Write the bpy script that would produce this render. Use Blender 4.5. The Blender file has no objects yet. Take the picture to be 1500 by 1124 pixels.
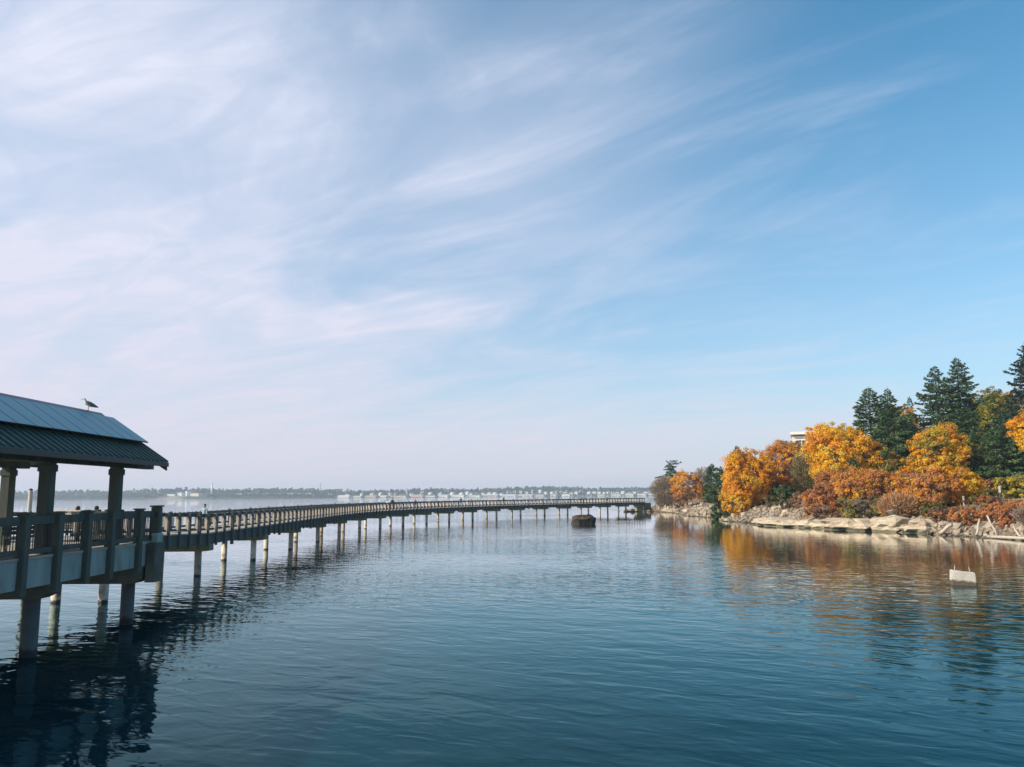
import bpy, bmesh, math, random
import numpy as np
from mathutils import Matrix, Vector, noise as mnoise

SC = bpy.context.scene
COL = SC.collection
R = math.radians

# ------------------------------------------------------------------ camera
EYE = 4.4
cam = bpy.data.cameras.new('camera')
cam.sensor_width = 36.0
cam.lens = 36.0 * 1180.0 / 1500.0
cam.clip_start = 0.1
cam.clip_end = 20000
camo = bpy.data.objects.new('camera', cam)
COL.objects.link(camo)
PITCH = math.atan((725.6 - 562) / 1180.0)
camo.matrix_world = (Matrix.Translation((0, 0, EYE)) @ Matrix.Rotation(math.pi / 2 + PITCH, 4, 'X')
                     @ Matrix.Rotation(-0.0065, 4, 'Z'))
SC.camera = camo

# ------------------------------------------------------------------ sun and sky
SUN_ELEV = R(32)
SUN_AZ = R(-111)                       # clockwise from +Y (view direction): behind the left shoulder
sun_dir = Vector((math.sin(SUN_AZ) * math.cos(SUN_ELEV), math.cos(SUN_AZ) * math.cos(SUN_ELEV), math.sin(SUN_ELEV)))
sl = bpy.data.lights.new('sun', 'SUN')
sl.energy = 4.4
sl.angle = R(0.6)
sl.color = (1.0, 0.86, 0.68)
so = bpy.data.objects.new('sun', sl)
so.rotation_euler = (-sun_dir).to_track_quat('-Z', 'Y').to_euler()
so.location = (-200, -100, 150)
COL.objects.link(so)

SC.view_settings.view_transform = 'Standard'
SC.view_settings.look = 'None'
SC.view_settings.gamma = 1.0
SC.view_settings.exposure = 0.35
SC.view_settings.use_curve_mapping = False
SC.cycles.use_denoising = True
SC.cycles.max_bounces = 8
SC.cycles.volume_bounces = 1
SC.cycles.transparent_max_bounces = 16

W = bpy.data.worlds.new('World')
SC.world = W
W.use_nodes = True


class NT:
    """tiny node-tree helper"""
    def __init__(s, tree):
        s.t = tree
        s.t.nodes.clear()

    def n(s, kind, **kw):
        nd = s.t.nodes.new(kind)
        for k, v in kw.items():
            if k.startswith('i_'):
                key = k[2:]
                key = int(key) if key.isdigit() else key.replace('_', ' ')
                nd.inputs[key].default_value = v
            else:
                setattr(nd, k, v)
        return nd

    def l(s, a, b):
        s.t.links.new(a, b)

    def math(s, op, a, b=None, c=None, clamp=False):
        nd = s.t.nodes.new('ShaderNodeMath')
        nd.operation = op
        nd.use_clamp = clamp
        for i, v in enumerate((a, b, c)):
            if v is None:
                continue
            if isinstance(v, (int, float)):
                nd.inputs[i].default_value = v
            else:
                s.l(v, nd.inputs[i])
        return nd.outputs[0]

    def ramp(s, fac, stops, interp='LINEAR'):
        nd = s.t.nodes.new('ShaderNodeValToRGB')
        cr = nd.color_ramp
        cr.interpolation = interp
        while len(cr.elements) < len(stops):
            cr.elements.new(0.5)
        for e, (p, c) in zip(cr.elements, stops):
            e.position = p
            e.color = (c, c, c, 1) if isinstance(c, (int, float)) else (*c, 1)
        s.l(fac, nd.inputs[0])
        return nd.outputs[0]

    def mix(s, fac, a, b, blend='MIX'):
        nd = s.t.nodes.new('ShaderNodeMix')
        nd.data_type = 'RGBA'
        nd.blend_type = blend
        for sock, v in ((nd.inputs[0], fac), (nd.inputs[6], a), (nd.inputs[7], b)):
            if isinstance(v, (int, float)):
                sock.default_value = v
            elif isinstance(v, tuple):
                sock.default_value = (*v, 1)
            else:
                s.l(v, sock)
        return nd.outputs[2]


w = NT(W.node_tree)
wout = w.n('ShaderNodeOutputWorld')
bg = w.n('ShaderNodeBackground')
bg.inputs['Strength'].default_value = 0.1
w.l(bg.outputs[0], wout.inputs[0])
sky = w.n('ShaderNodeTexSky', sky_type='NISHITA')
sky.sun_disc = False
sky.sun_elevation = SUN_ELEV
sky.sun_rotation = SUN_AZ
sky.altitude = 0
sky.air_density = 1.0
sky.dust_density = 0.6
sky.ozone_density = 2.5
tc = w.n('ShaderNodeTexCoord')
sep = w.n('ShaderNodeSeparateXYZ')
w.l(tc.outputs['Generated'], sep.inputs[0])
dx, dy, dz = sep.outputs
zc = w.math('ADD', w.math('MAXIMUM', dz, 0.0), 0.10)
cx = w.math('DIVIDE', dx, zc)
cy = w.math('DIVIDE', dy, zc)
cmb = w.n('ShaderNodeCombineXYZ')
w.l(cx, cmb.inputs[0])
w.l(cy, cmb.inputs[1])


def streak(rot, sx, sy, scale, detail, rough, dist, off):
    m1 = w.n('ShaderNodeMapping')
    m1.inputs['Rotation'].default_value = (0, 0, rot)
    w.l(cmb.outputs[0], m1.inputs[0])
    mp = w.n('ShaderNodeMapping')
    mp.inputs['Scale'].default_value = (sx, sy, 1)
    mp.inputs['Location'].default_value = off
    w.l(m1.outputs[0], mp.inputs[0])
    nz = w.n('ShaderNodeTexNoise')
    nz.inputs['Scale'].default_value = scale
    nz.inputs['Detail'].default_value = detail
    nz.inputs['Roughness'].default_value = rough
    nz.inputs['Distortion'].default_value = dist
    w.l(mp.outputs[0], nz.inputs['Vector'])
    return nz.outputs[0]


ROT = R(34)
veil = streak(ROT, 0.35, 0.55, 1.0, 4, 0.50, 0.6, (3.1, 1.7, 0))
wisp = streak(R(38), 0.45, 1.0, 1.5, 9, 0.57, 1.8, (7.4, 2.2, 0))
fine = streak(R(30), 0.8, 2.2, 2.2, 8, 0.60, 1.8, (1.3, 9.2, 0))
# the veil of cirrus is thicker towards the western (sunward) half of the sky
west = w.math('MULTIPLY_ADD', dx, -0.50, w.math('MULTIPLY_ADD', dz, -0.50, 0.16))
v1 = w.ramp(w.math('ADD', veil, west), [(0.28, 0.0), (0.70, 1.0)], 'EASE')
v2 = w.ramp(w.math('ADD', wisp, w.math('MULTIPLY', west, 0.6)), [(0.32, 0.0), (0.82, 1.0)], 'EASE')
v3 = w.ramp(fine, [(0.30, 0.0), (0.82, 1.0)], 'EASE')
cl = w.math('MULTIPLY_ADD', v1, 0.52, w.math('MULTIPLY', v2, w.math('MULTIPLY_ADD', v3, 0.36, 0.34)))
cl = w.math('MULTIPLY', cl, 0.95, clamp=True)
skyc = w.mix(1.0, sky.outputs[0], (0.44, 1.24, 1.34), 'MULTIPLY')
c1 = w.mix(cl, skyc, (6.2, 6.5, 7.75))
# pale lilac haze towards the horizon
hz = w.math('POWER', w.math('SUBTRACT', 1.0, w.math('MAXIMUM', dz, 0.0)), 4.3)
c2 = w.mix(w.math('MULTIPLY', hz, 0.92), c1, (5.9, 5.45, 6.25))
w.l(c2, bg.inputs['Color'])

# ------------------------------------------------------------------ materials
MATS = {}


def pm(name, c1, c2=None, scale=3.0, rough=0.8, bump=0.0, bscale=20.0, stretch=(1, 1, 1), metal=0.0, spec=0.4, c3=None, detail=6):
    """plain procedural material: two tones in noise, grain, bump"""
    m = bpy.data.materials.new(name)
    m.use_nodes = True
    t = NT(m.node_tree)
    out = t.n('ShaderNodeOutputMaterial')
    b = t.n('ShaderNodeBsdfPrincipled')
    b.inputs['Roughness'].default_value = rough
    b.inputs['Metallic'].default_value = metal
    b.inputs['Specular IOR Level'].default_value = spec
    t.l(b.outputs[0], out.inputs[0])
    tcn = t.n('ShaderNodeTexCoord')
    mp = t.n('ShaderNodeMapping')
    mp.inputs['Scale'].default_value = stretch
    t.l(tcn.outputs['Object'], mp.inputs[0])
    nz = t.n('ShaderNodeTexNoise', i_Scale=scale, i_Detail=detail, i_Roughness=0.6)
    t.l(mp.outputs[0], nz.inputs['Vector'])
    c2 = c2 or tuple(v * 0.7 for v in c1)
    stops = [(0.32, c1), (0.68, c2)] if c3 is None else [(0.28, c1), (0.55, c2), (0.74, c3)]
    t.l(t.ramp(nz.outputs[0], stops), b.inputs['Base Color'])
    if bump:
        n2 = t.n('ShaderNodeTexNoise', i_Scale=bscale, i_Detail=5, i_Roughness=0.6)
        t.l(mp.outputs[0], n2.inputs['Vector'])
        bp = t.n('ShaderNodeBump', i_Strength=bump, i_Distance=0.05)
        t.l(n2.outputs[0], bp.inputs['Height'])
        t.l(bp.outputs[0], b.inputs['Normal'])
    MATS[name] = m
    return m


pm('dark_timber', (0.050, 0.064, 0.054), (0.095, 0.112, 0.092), 2.5, 0.85, 0.5, 25, (1, 1, 0.25))
pm('bay_timber', (0.050, 0.057, 0.056), (0.098, 0.106, 0.098), 2.5, 0.85, 0.5, 25, (1, 1, 0.25))
pm('tan_timber', (0.66, 0.56, 0.45), (0.54, 0.45, 0.36), 2.5, 0.8, 0.4, 25, (1, 1, 0.2))
pm('orange_timber', (0.58, 0.38, 0.22), (0.50, 0.32, 0.18), 2.5, 0.8, 0.4, 25, (1, 1, 0.2))
pm('mossy_cap', (0.27, 0.26, 0.15), (0.15, 0.175, 0.09), 2.2, 0.95, 0.6, 10, c3=(0.33, 0.28, 0.20))
pm('weathered_deck', (0.42, 0.38, 0.32), (0.30, 0.27, 0.22), 1.2, 0.85, 0.4, 20)
pm('concrete_panel', (0.33, 0.39, 0.375), (0.24, 0.295, 0.28), 1.6, 0.85, 0.3, 18, (1, 1, 0.35), c3=(0.13, 0.165, 0.15), detail=9)
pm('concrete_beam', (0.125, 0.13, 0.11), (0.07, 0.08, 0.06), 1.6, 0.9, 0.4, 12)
pm('roof_metal', (0.030, 0.078, 0.074), (0.046, 0.105, 0.098), 1.8, 0.45, 0.05, 8, spec=0.5, c3=(0.024, 0.055, 0.052), detail=9)
pm('solar_glass', (0.13, 0.34, 0.38), (0.145, 0.37, 0.41), 0.8, 0.42, 0.0, spec=0.3)
pm('panel_frame', (0.020, 0.022, 0.026), (0.03, 0.03, 0.034), 3, 0.5)
pm('grey_metal', (0.23, 0.24, 0.26), (0.17, 0.18, 0.2), 3, 0.45, metal=0.5)
pm('black_metal', (0.025, 0.03, 0.032), (0.035, 0.04, 0.042), 3, 0.5)
pm('bark_brown', (0.10, 0.075, 0.055), (0.055, 0.042, 0.032), 3, 0.95, 0.6, 14, (1, 1, 0.3))
pm('bark_grey', (0.22, 0.19, 0.16), (0.12, 0.10, 0.085), 3, 0.95, 0.6, 14, (1, 1, 0.3))
pm('driftwood', (0.56, 0.49, 0.40), (0.40, 0.34, 0.27), 3, 0.85, 0.5, 18, (1, 1, 0.3))
pm('rust', (0.16, 0.055, 0.028), (0.09, 0.035, 0.022), 4, 0.9, 0.4, 20)
pm('white_paint', (0.80, 0.79, 0.76), (0.70, 0.69, 0.66), 0.4, 0.7)
pm('cream_wall', (0.72, 0.66, 0.56), (0.64, 0.58, 0.49), 0.3, 0.8)
pm('pink_wall', (0.62, 0.42, 0.36), (0.55, 0.38, 0.32), 0.3, 0.8)
pm('grey_roof', (0.20, 0.20, 0.21), (0.26, 0.25, 0.25), 0.3, 0.8)
pm('pale_roof', (0.60, 0.60, 0.60), (0.52, 0.52, 0.53), 0.3, 0.7)
pm('far_bluff', (0.075, 0.07, 0.055), (0.04, 0.05, 0.036), 0.03, 0.95)
pm('pale_bluff', (0.36, 0.30, 0.24), (0.24, 0.20, 0.15), 0.06, 0.95)
pm('window_glass', (0.04, 0.05, 0.06), (0.05, 0.06, 0.07), 1.0, 0.15)
pm('sandstone', (0.66, 0.56, 0.41), (0.50, 0.41, 0.29), 0.8, 0.9, 0.7, 7, c3=(0.34, 0.27, 0.19))
pm('hill_blue', (0.10, 0.13, 0.11), (0.14, 0.15, 0.12), 0.01, 1.0)


def tide_mat(name, top, mid, low, z_low, z_mid, nscale=3.0, bump=0.5, strata=False):
    """a surface with a stained tidal zone: bands follow height above the water, frayed by noise"""
    m = bpy.data.materials.new(name)
    m.use_nodes = True
    t = NT(m.node_tree)
    out = t.n('ShaderNodeOutputMaterial')
    b = t.n('ShaderNodeBsdfPrincipled', i_Roughness=0.85)
    t.l(b.outputs[0], out.inputs[0])
    g = t.n('ShaderNodeNewGeometry')
    sp = t.n('ShaderNodeSeparateXYZ')
    t.l(g.outputs['Position'], sp.inputs[0])
    nz = t.n('ShaderNodeTexNoise', i_Scale=nscale, i_Detail=6, i_Roughness=0.65)
    t.l(g.outputs['Position'], nz.inputs['Vector'])
    n2 = t.n('ShaderNodeTexNoise', i_Scale=nscale * 0.45, i_Detail=5, i_Roughness=0.65)
    t.l(g.outputs['Position'], n2.inputs['Vector'])
    zz = t.math('MULTIPLY_ADD', nz.outputs[0], 0.5, t.math('SUBTRACT', sp.outputs[2], 0.25))
    lowf = t.math('SUBTRACT', 1.0, t.math('DIVIDE', t.math('SUBTRACT', zz, z_low - 0.06), 0.12, clamp=True), clamp=True)
    midf = t.math('SUBTRACT', 1.0, t.math('DIVIDE', t.math('ABSOLUTE', t.math('SUBTRACT', zz, z_mid)), 0.28, clamp=True), clamp=True)
    midf = t.math('MULTIPLY', midf, t.ramp(n2.outputs[0], [(0.42, 0.0), (0.55, 1.0)]))
    tc_ = t.mix(n2.outputs[0], top, tuple(v * 0.62 for v in top))
    c = t.mix(midf, tc_, mid)
    if strata:
        mp = t.n('ShaderNodeMapping')
        mp.inputs['Scale'].default_value = (0.35, 0.35, 2.6)
        mp.inputs['Rotation'].default_value = (0.10, 0.06, 0)
        t.l(g.outputs['Position'], mp.inputs[0])
        ns = t.n('ShaderNodeTexNoise', i_Scale=1.4, i_Detail=7, i_Roughness=0.7)
        t.l(mp.outputs[0], ns.inputs['Vector'])
        crack = t.ramp(ns.outputs[0], [(0.45, 0.0), (0.50, 0.75), (0.55, 0.0)])
        c = t.mix(crack, c, (0.20, 0.15, 0.10))
        c = t.mix(t.ramp(n2.outputs[0], [(0.5, 0.0), (0.72, 0.65)]), c, (0.34, 0.275, 0.19))
    c = t.mix(lowf, c, low)
    oi = t.n('ShaderNodeObjectInfo')
    if name.startswith(('boulder', 'pile')):
        c = t.mix(1.0, c, t.ramp(oi.outputs['Random'], [(0.0, (0.62, 0.58, 0.54)), (0.4, (0.92, 0.88, 0.82)), (0.7, (1.0, 0.98, 0.96)), (1.0, (1.22, 1.18, 1.10))]), 'MULTIPLY')
    n3 = t.n('ShaderNodeTexNoise', i_Scale=nscale * 4, i_Detail=4)
    t.l(g.outputs['Position'], n3.inputs['Vector'])
    bp = t.n('ShaderNodeBump', i_Strength=bump, i_Distance=0.06)
    t.l(n3.outputs[0], bp.inputs['Height'])
    t.l(bp.outputs[0], b.inputs['Normal'])
    t.l(c, b.inputs['Base Color'])
    MATS[name] = m
    return m


tide_mat('pile_concrete', (0.74, 0.68, 0.58), (0.17, 0.07, 0.042), (0.05, 0.04, 0.035), 0.10, 0.42)
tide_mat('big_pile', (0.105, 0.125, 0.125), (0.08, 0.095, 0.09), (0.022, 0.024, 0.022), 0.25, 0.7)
tide_mat('boulder_tan', (0.50, 0.425, 0.325), (0.31, 0.245, 0.18), (0.13, 0.12, 0.075), 0.16, 0.55, 1.2, 0.8)
tide_mat('boulder_grey', (0.44, 0.40, 0.345), (0.32, 0.28, 0.23), (0.12, 0.11, 0.075), 0.16, 0.55, 1.2, 0.8)
tide_mat('rubble_stone', (0.36, 0.295, 0.22), (0.23, 0.18, 0.13), (0.10, 0.09, 0.06), 0.16, 0.55, 1.2, 0.8)
tide_mat('ledge_cream', (0.66, 0.56, 0.41), (0.40, 0.31, 0.205), (0.13, 0.12, 0.07), 0.22, 1.0, 1.3, 1.0, strata=True)
tide_mat('block_concrete', (0.66, 0.61, 0.53), (0.52, 0.47, 0.40), (0.11, 0.085, 0.055), 0.22, 0.5, 3.0, 0.5)
tide_mat('mussel_rock', (0.018, 0.017, 0.019), (0.11, 0.062, 0.03), (0.035, 0.03, 0.018), 0.30, 0.95, 1.2, 1.0)


def leaf_mat(name, trans=0.35, rough=0.6):
    m = bpy.data.materials.new(name)
    m.use_nodes = True
    t = NT(m.node_tree)
    out = t.n('ShaderNodeOutputMaterial')
    at = t.n('ShaderNodeAttribute', attribute_name='tint')
    d = t.n('ShaderNodeBsdfPrincipled', i_Roughness=rough)
    d.inputs['Specular IOR Level'].default_value = 0.25
    tr = t.n('ShaderNodeBsdfTranslucent')
    mx = t.n('ShaderNodeMixShader')
    mx.inputs[0].default_value = trans
    t.l(at.outputs['Color'], d.inputs['Base Color'])
    t.l(at.outputs['Color'], tr.inputs['Color'])
    t.l(d.outputs[0], mx.inputs[1])
    t.l(tr.outputs[0], mx.inputs[2])
    t.l(mx.outputs[0], out.inputs[0])
    MATS[name] = m
    return m


leaf_mat('leaf', 0.42)
leaf_mat('needle', 0.22)
leaf_mat('twig', 0.0, 0.9)

# water: dark bay water, ripples of several sizes
m = bpy.data.materials.new('bay_water')
m.use_nodes = True
t = NT(m.node_tree)
out = t.n('ShaderNodeOutputMaterial')
deep = t.n('ShaderNodeBsdfDiffuse')
deep.inputs['Color'].default_value = (0.0008, 0.021, 0.029, 1)
gloss = t.n('ShaderNodeBsdfGlossy', i_Roughness=0.025)
fres = t.n('ShaderNodeFresnel', i_IOR=1.333)
mixw = t.n('ShaderNodeMixShader')
wfac = t.math('MULTIPLY', t.math('POWER', fres.outputs[0], 1.6), 1.65, clamp=True)
t.l(wfac, mixw.inputs[0])
t.l(t.mix(wfac, (0.46, 0.92, 1.0), (1.0, 1.0, 1.0)), gloss.inputs['Color'])
t.l(deep.outputs[0], mixw.inputs[1])
t.l(gloss.outputs[0], mixw.inputs[2])
t.l(mixw.outputs[0], out.inputs[0])
g = t.n('ShaderNodeNewGeometry')


def wnoise(rot, sx, sy, scale, detail, dist, off=0.0):
    m1 = t.n('ShaderNodeMapping')
    m1.inputs['Rotation'].default_value = (0, 0, rot)
    t.l(g.outputs['Position'], m1.inputs[0])
    mp = t.n('ShaderNodeMapping')
    mp.inputs['Scale'].default_value = (sx, sy, 1)
    mp.inputs['Location'].default_value = (off, off * 0.7, 0)
    t.l(m1.outputs[0], mp.inputs[0])
    nz = t.n('ShaderNodeTexNoise', i_Scale=scale, i_Detail=detail, i_Roughness=0.5, i_Distortion=dist)
    t.l(mp.outputs[0], nz.inputs['Vector'])
    return nz.outputs[0]


swell = wnoise(R(24), 0.35, 1.0, 0.55, 1, 0.4)
rip = wnoise(R(30), 0.55, 1.0, 1.5, 2, 0.5, 11)
small = wnoise(R(22), 0.5, 1.0, 4.5, 2, 0.3, 5)
patch = t.ramp(wnoise(0, 0.5, 1.0, 0.035, 3, 0.5, 31), [(0.40, 0.30), (0.60, 1.0)], 'EASE')
# the water is calmer in the lee of the wooded shore
wp = t.n('ShaderNodeSeparateXYZ')
t.l(g.outputs['Position'], wp.inputs[0])
lee = t.math('MULTIPLY', t.math('DIVIDE', t.math('SUBTRACT', wp.outputs[0], 3.0), 16.0, clamp=True), t.math('DIVIDE', t.math('SUBTRACT', wp.outputs[1], 26.0), 28.0, clamp=True))
calm = t.math('MULTIPLY_ADD', lee, -0.84, 1.0)
hgt = t.math('MULTIPLY_ADD', swell, 0.028, t.math('MULTIPLY', patch, t.math('MULTIPLY_ADD', rip, 0.078, t.math('MULTIPLY', small, 0.013))))
hgt = t.math('MULTIPLY', hgt, calm)
bp = t.n('ShaderNodeBump', i_Strength=1.0, i_Distance=1.0)
t.l(hgt, bp.inputs['Height'])
t.l(bp.outputs[0], gloss.inputs['Normal'])
t.l(bp.outputs[0], fres.inputs['Normal'])
MATS['bay_water'] = m

# shore ground: rock low on the bank, darkened as shade between boulders, dry grass and soil above
m = bpy.data.materials.new('shore_ground')
m.use_nodes = True
t = NT(m.node_tree)
out = t.n('ShaderNodeOutputMaterial')
b = t.n('ShaderNodeBsdfPrincipled', i_Roughness=0.95)
t.l(b.outputs[0], out.inputs[0])
g = t.n('ShaderNodeNewGeometry')
sp = t.n('ShaderNodeSeparateXYZ')
t.l(g.outputs['Position'], sp.inputs[0])
na = t.n('ShaderNodeTexNoise', i_Scale=0.35, i_Detail=7, i_Roughness=0.65)
t.l(g.outputs['Position'], na.inputs['Vector'])
nb = t.n('ShaderNodeTexNoise', i_Scale=2.2, i_Detail=6, i_Roughness=0.7)
t.l(g.outputs['Position'], nb.inputs['Vector'])
rock = t.ramp(nb.outputs[0], [(0.3, (0.10, 0.078, 0.055)), (0.7, (0.27, 0.215, 0.15))])
soil = t.ramp(nb.outputs[0], [(0.3, (0.17, 0.125, 0.085)), (0.55, (0.30, 0.235, 0.16)), (0.75, (0.20, 0.19, 0.09))])
hf = t.math('MULTIPLY_ADD', na.outputs[0], 2.4, t.math('SUBTRACT', sp.outputs[2], 3.9))
t.l(t.mix(t.math('MULTIPLY', hf, 1.0, clamp=True), rock, soil), b.inputs['Base Color'])
bp = t.n('ShaderNodeBump', i_Strength=0.8, i_Distance=0.2)
t.l(nb.outputs[0], bp.inputs['Height'])
t.l(bp.outputs[0], b.inputs['Normal'])
MATS['shore_ground'] = m


# ------------------------------------------------------------------ mesh helpers
class MB:
    def __init__(s):
        s.v, s.f, s.mi = [], [], []

    def add(s, vs, fs, mi=0):
        o = len(s.v)
        s.v += [tuple(p) for p in vs]
        s.f += [tuple(i + o for i in q) for q in fs]
        s.mi += [mi] * len(fs)
        return s

    def box(s, x0, x1, y0, y1, z0, z1, mi=0):
        vs = [(x, y, z) for z in (z0, z1) for (x, y) in ((x0, y0), (x1, y0), (x1, y1), (x0, y1))]
        return s.add(vs, [(3, 2, 1, 0), (4, 5, 6, 7), (0, 1, 5, 4), (1, 2, 6, 5), (2, 3, 7, 6), (3, 0, 4, 7)], mi)

    def cbox(s, x0, x1, y0, y1, z0, z1, c=0.02, mi=0):
        """box with its vertical edges and top edge chamfered"""
        def ring(z, k):
            a, b_, d, e = x0 + k, x1 - k, y0 + k, y1 - k
            return [(a + c, d, z), (b_ - c, d, z), (b_, d + c, z), (b_, e - c, z), (b_ - c, e, z), (a + c, e, z), (a, e - c, z), (a, d + c, z)]
        vs = ring(z0, 0) + ring(z1 - c, 0) + ring(z1, c * 0.8)
        fs = [tuple(range(7, -1, -1)), tuple(range(16, 24))]
        for k in range(2):
            fs += [(k * 8 + i, k * 8 + (i + 1) % 8, k * 8 + 8 + (i + 1) % 8, k * 8 + 8 + i) for i in range(8)]
        return s.add(vs, fs, mi)

    def prism(s, poly, a, b_, axis='y', mi=0):
        """poly in the two other axes, extruded along axis from a to b_"""
        n = len(poly)
        mk = {'y': lambda p, q: (p[0], q, p[1]), 'x': lambda p, q: (q, p[0], p[1]), 'z': lambda p, q: (p[0], p[1], q)}[axis]
        vs = [mk(p, a) for p in poly] + [mk(p, b_) for p in poly]
        fs = [tuple(range(n)), tuple(range(2 * n - 1, n - 1, -1))]
        fs += [(i, i + n, (i + 1) % n + n, (i + 1) % n) for i in range(n)]
        return s.add(vs, fs, mi)

    def tube(s, pts, rad, sides=8, mi=0, cap=True):
        pts = [Vector(p) for p in pts]
        rings = []
        up = Vector((0, 0, 1))
        for i, p in enumerate(pts):
            d = (pts[min(i + 1, len(pts) - 1)] - pts[max(i - 1, 0)]).normalized()
            a = d.cross(up)
            if a.length < 1e-3:
                a = Vector((1, 0, 0))
            a.normalize()
            b2 = a.cross(d)
            r_ = rad[i] if isinstance(rad, (list, tuple)) else rad
            rings.append([p + (a * math.cos(2 * math.pi * k / sides) + b2 * math.sin(2 * math.pi * k / sides)) * r_ for k in range(sides)])
        vs = [q for rg in rings for q in rg]
        fs = []
        for i in range(len(rings) - 1):
            for k in range(sides):
                k2 = (k + 1) % sides
                fs.append((i * sides + k, i * sides + k2, (i + 1) * sides + k2, (i + 1) * sides + k))
        if cap:
            fs.append(tuple(range(sides - 1, -1, -1)))
            fs.append(tuple((len(rings) - 1) * sides + k for k in range(sides)))
        return s.add(vs, fs, mi)

    def mesh(s, name, mats, smooth=False):
        me = bpy.data.meshes.new(name)
        me.from_pydata(s.v, [], s.f)
        for mn in ([mats] if isinstance(mats, str) else mats):
            me.materials.append(MATS[mn])
        me.polygons.foreach_set('material_index', s.mi)
        if smooth:
            me.polygons.foreach_set('use_smooth', [True] * len(s.f))
        bm = bmesh.new()
        bm.from_mesh(me)
        bmesh.ops.recalc_face_normals(bm, faces=bm.faces)
        bm.to_mesh(me)
        bm.free()
        return me

    def build(s, name, mats, parent=None, smooth=False):
        return link(name, s.mesh(name, mats, smooth), parent)


def link(name, data, parent=None, loc=None, rz=None):
    o = bpy.data.objects.new(name, data)
    COL.objects.link(o)
    if parent is not None:
        o.parent = parent
    if loc is not None:
        o.location = loc
    if rz is not None:
        o.rotation_euler = (0, 0, rz)
    return o


def tag(o, label=None, cat=None, group=None, kind=None):
    if label:
        o['label'] = label
    if cat:
        o['category'] = cat
    if group:
        o['group'] = group
    if kind:
        o['kind'] = kind
    return o


def thing(name, label, cat, loc=(0, 0, 0), rz=0.0, group=None):
    return tag(link(name, None, None, loc, rz), label, cat, group)


# ------------------------------------------------------------------ water and shore
tag(MB().add([(-4000, -600, 0), (4000, -600, 0), (4000, 4000, 0), (-4000, 4000, 0)], [(0, 1, 2, 3)]).build('water', 'bay_water'), kind='structure')
tag(MB().add([(-4000, -600, -7.5), (4000, -600, -7.5), (4000, 4000, -7.5), (-4000, 4000, -7.5)], [(0, 1, 2, 3)]).build('sea_bed', 'far_bluff'), kind='structure')

COAST = [(279.2, 355.3), (169.2, 334.2), (93.1, 296.1), (59.2, 266.5), (42.3, 245.3), (36.0, 226.7), (35.8, 214.9), (36.2, 205.6), (37.7, 196.3), (38.1, 182.7),
         (35.7, 165.8), (36.8, 150.6), (34.7, 131.6), (36.3, 120.1), (35.5, 108.7), (38.2, 104.9), (38.6, 100.7), (41.4, 93.7), (44.2, 89.4),
         (44.8, 85.7), (45.9, 79.7), (46.6, 74.9), (48.6, 63.4), (52.5, 42.3), (59.2, 16.9), (69.4, -16.9), (76.1, -67.7)]
_cp = np.array(COAST, float)


def coast_dist(X, Y):
    """signed distance to the coast line, inland positive"""
    X = np.asarray(X, float)
    Y = np.asarray(Y, float)
    best = np.full(X.shape, 1e9)
    for a, b_ in zip(_cp[:-1], _cp[1:]):
        d = b_ - a
        tt = np.clip(((X - a[0]) * d[0] + (Y - a[1]) * d[1]) / (d @ d), 0, 1)
        best = np.minimum(best, np.hypot(X - a[0] - tt * d[0], Y - a[1] - tt * d[1]))
    poly = np.vstack([_cp, [(340, -80)]])
    ins = np.zeros(X.shape, bool)
    for a, b_ in zip(poly, np.roll(poly, -1, 0)):
        c = ((a[1] > Y) != (b_[1] > Y))
        with np.errstate(divide='ignore', invalid='ignore'):
            xi = (b_[0] - a[0]) * (Y - a[1]) / (b_[1] - a[1]) + a[0]
        ins ^= c & (X < xi)
    return np.where(ins, best, -best)


PROF_S = [-11.84, -5.08, -0.85, 0, 1.27, 3.38, 5.92, 8.46, 16.92, 29.61, 50.76, 84.6, 219.96]
PROF_Z = [-4.23, -1.86, -0.42, -0.08, 0.55, 1.35, 2.20, 3.0, 3.72, 5.08, 8.46, 11.84, 16.92]


def ground(X, Y):
    s_ = coast_dist(X, Y)
    z = np.interp(s_, PROF_S, PROF_Z)
    amp = np.clip(s_ / 4, 0.15, 1)
    return z + amp * (0.22 * np.sin(X * 0.9 + 1.3 * np.sin(Y * 0.31)) * np.sin(Y * 0.7 + 0.5) + 0.16 * np.sin(X * 0.37 + Y * 0.53))


def gz(x, y):
    return float(ground(np.array([x]), np.array([y]))[0])


xs = np.concatenate([np.arange(22, 90, 1.25), np.arange(90, 330, 6)])
ys = np.concatenate([np.arange(-70, 60, 5), np.arange(60, 285, 1.6), np.arange(285, 420, 6)])
GX, GY = np.meshgrid(xs, ys)
GZ = ground(GX, GY)
nx, ny = len(xs), len(ys)
idx = np.arange(nx * ny).reshape(ny, nx)
quads = np.stack([idx[:-1, :-1], idx[:-1, 1:], idx[1:, 1:], idx[1:, :-1]], -1).reshape(-1, 4)
keep = GZ.ravel()[quads].max(1) > -5.5
me = bpy.data.meshes.new('shore')
me.from_pydata(np.stack([GX, GY, GZ], -1).reshape(-1, 3).tolist(), [], quads[keep].tolist())
me.materials.append(MATS['shore_ground'])
me.polygons.foreach_set('use_smooth', [True] * len(me.polygons))
tag(link('shore', me), kind='structure')

# ------------------------------------------------------------------ far shore: bluff, woods, houses
rng = np.random.default_rng(7)


def far_y(x):
    return 2150 + 60 * math.sin(x * 0.004) + max(0, x + 200) * 0.25


def far_top(x):
    return 12.5 + 3.0 * math.sin(x * 0.006 + 1.0) + 2.0 * math.sin(x * 0.017) - (3.5 if x > -480 else 0) + max(0, x + 100) * 0.004


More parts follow.
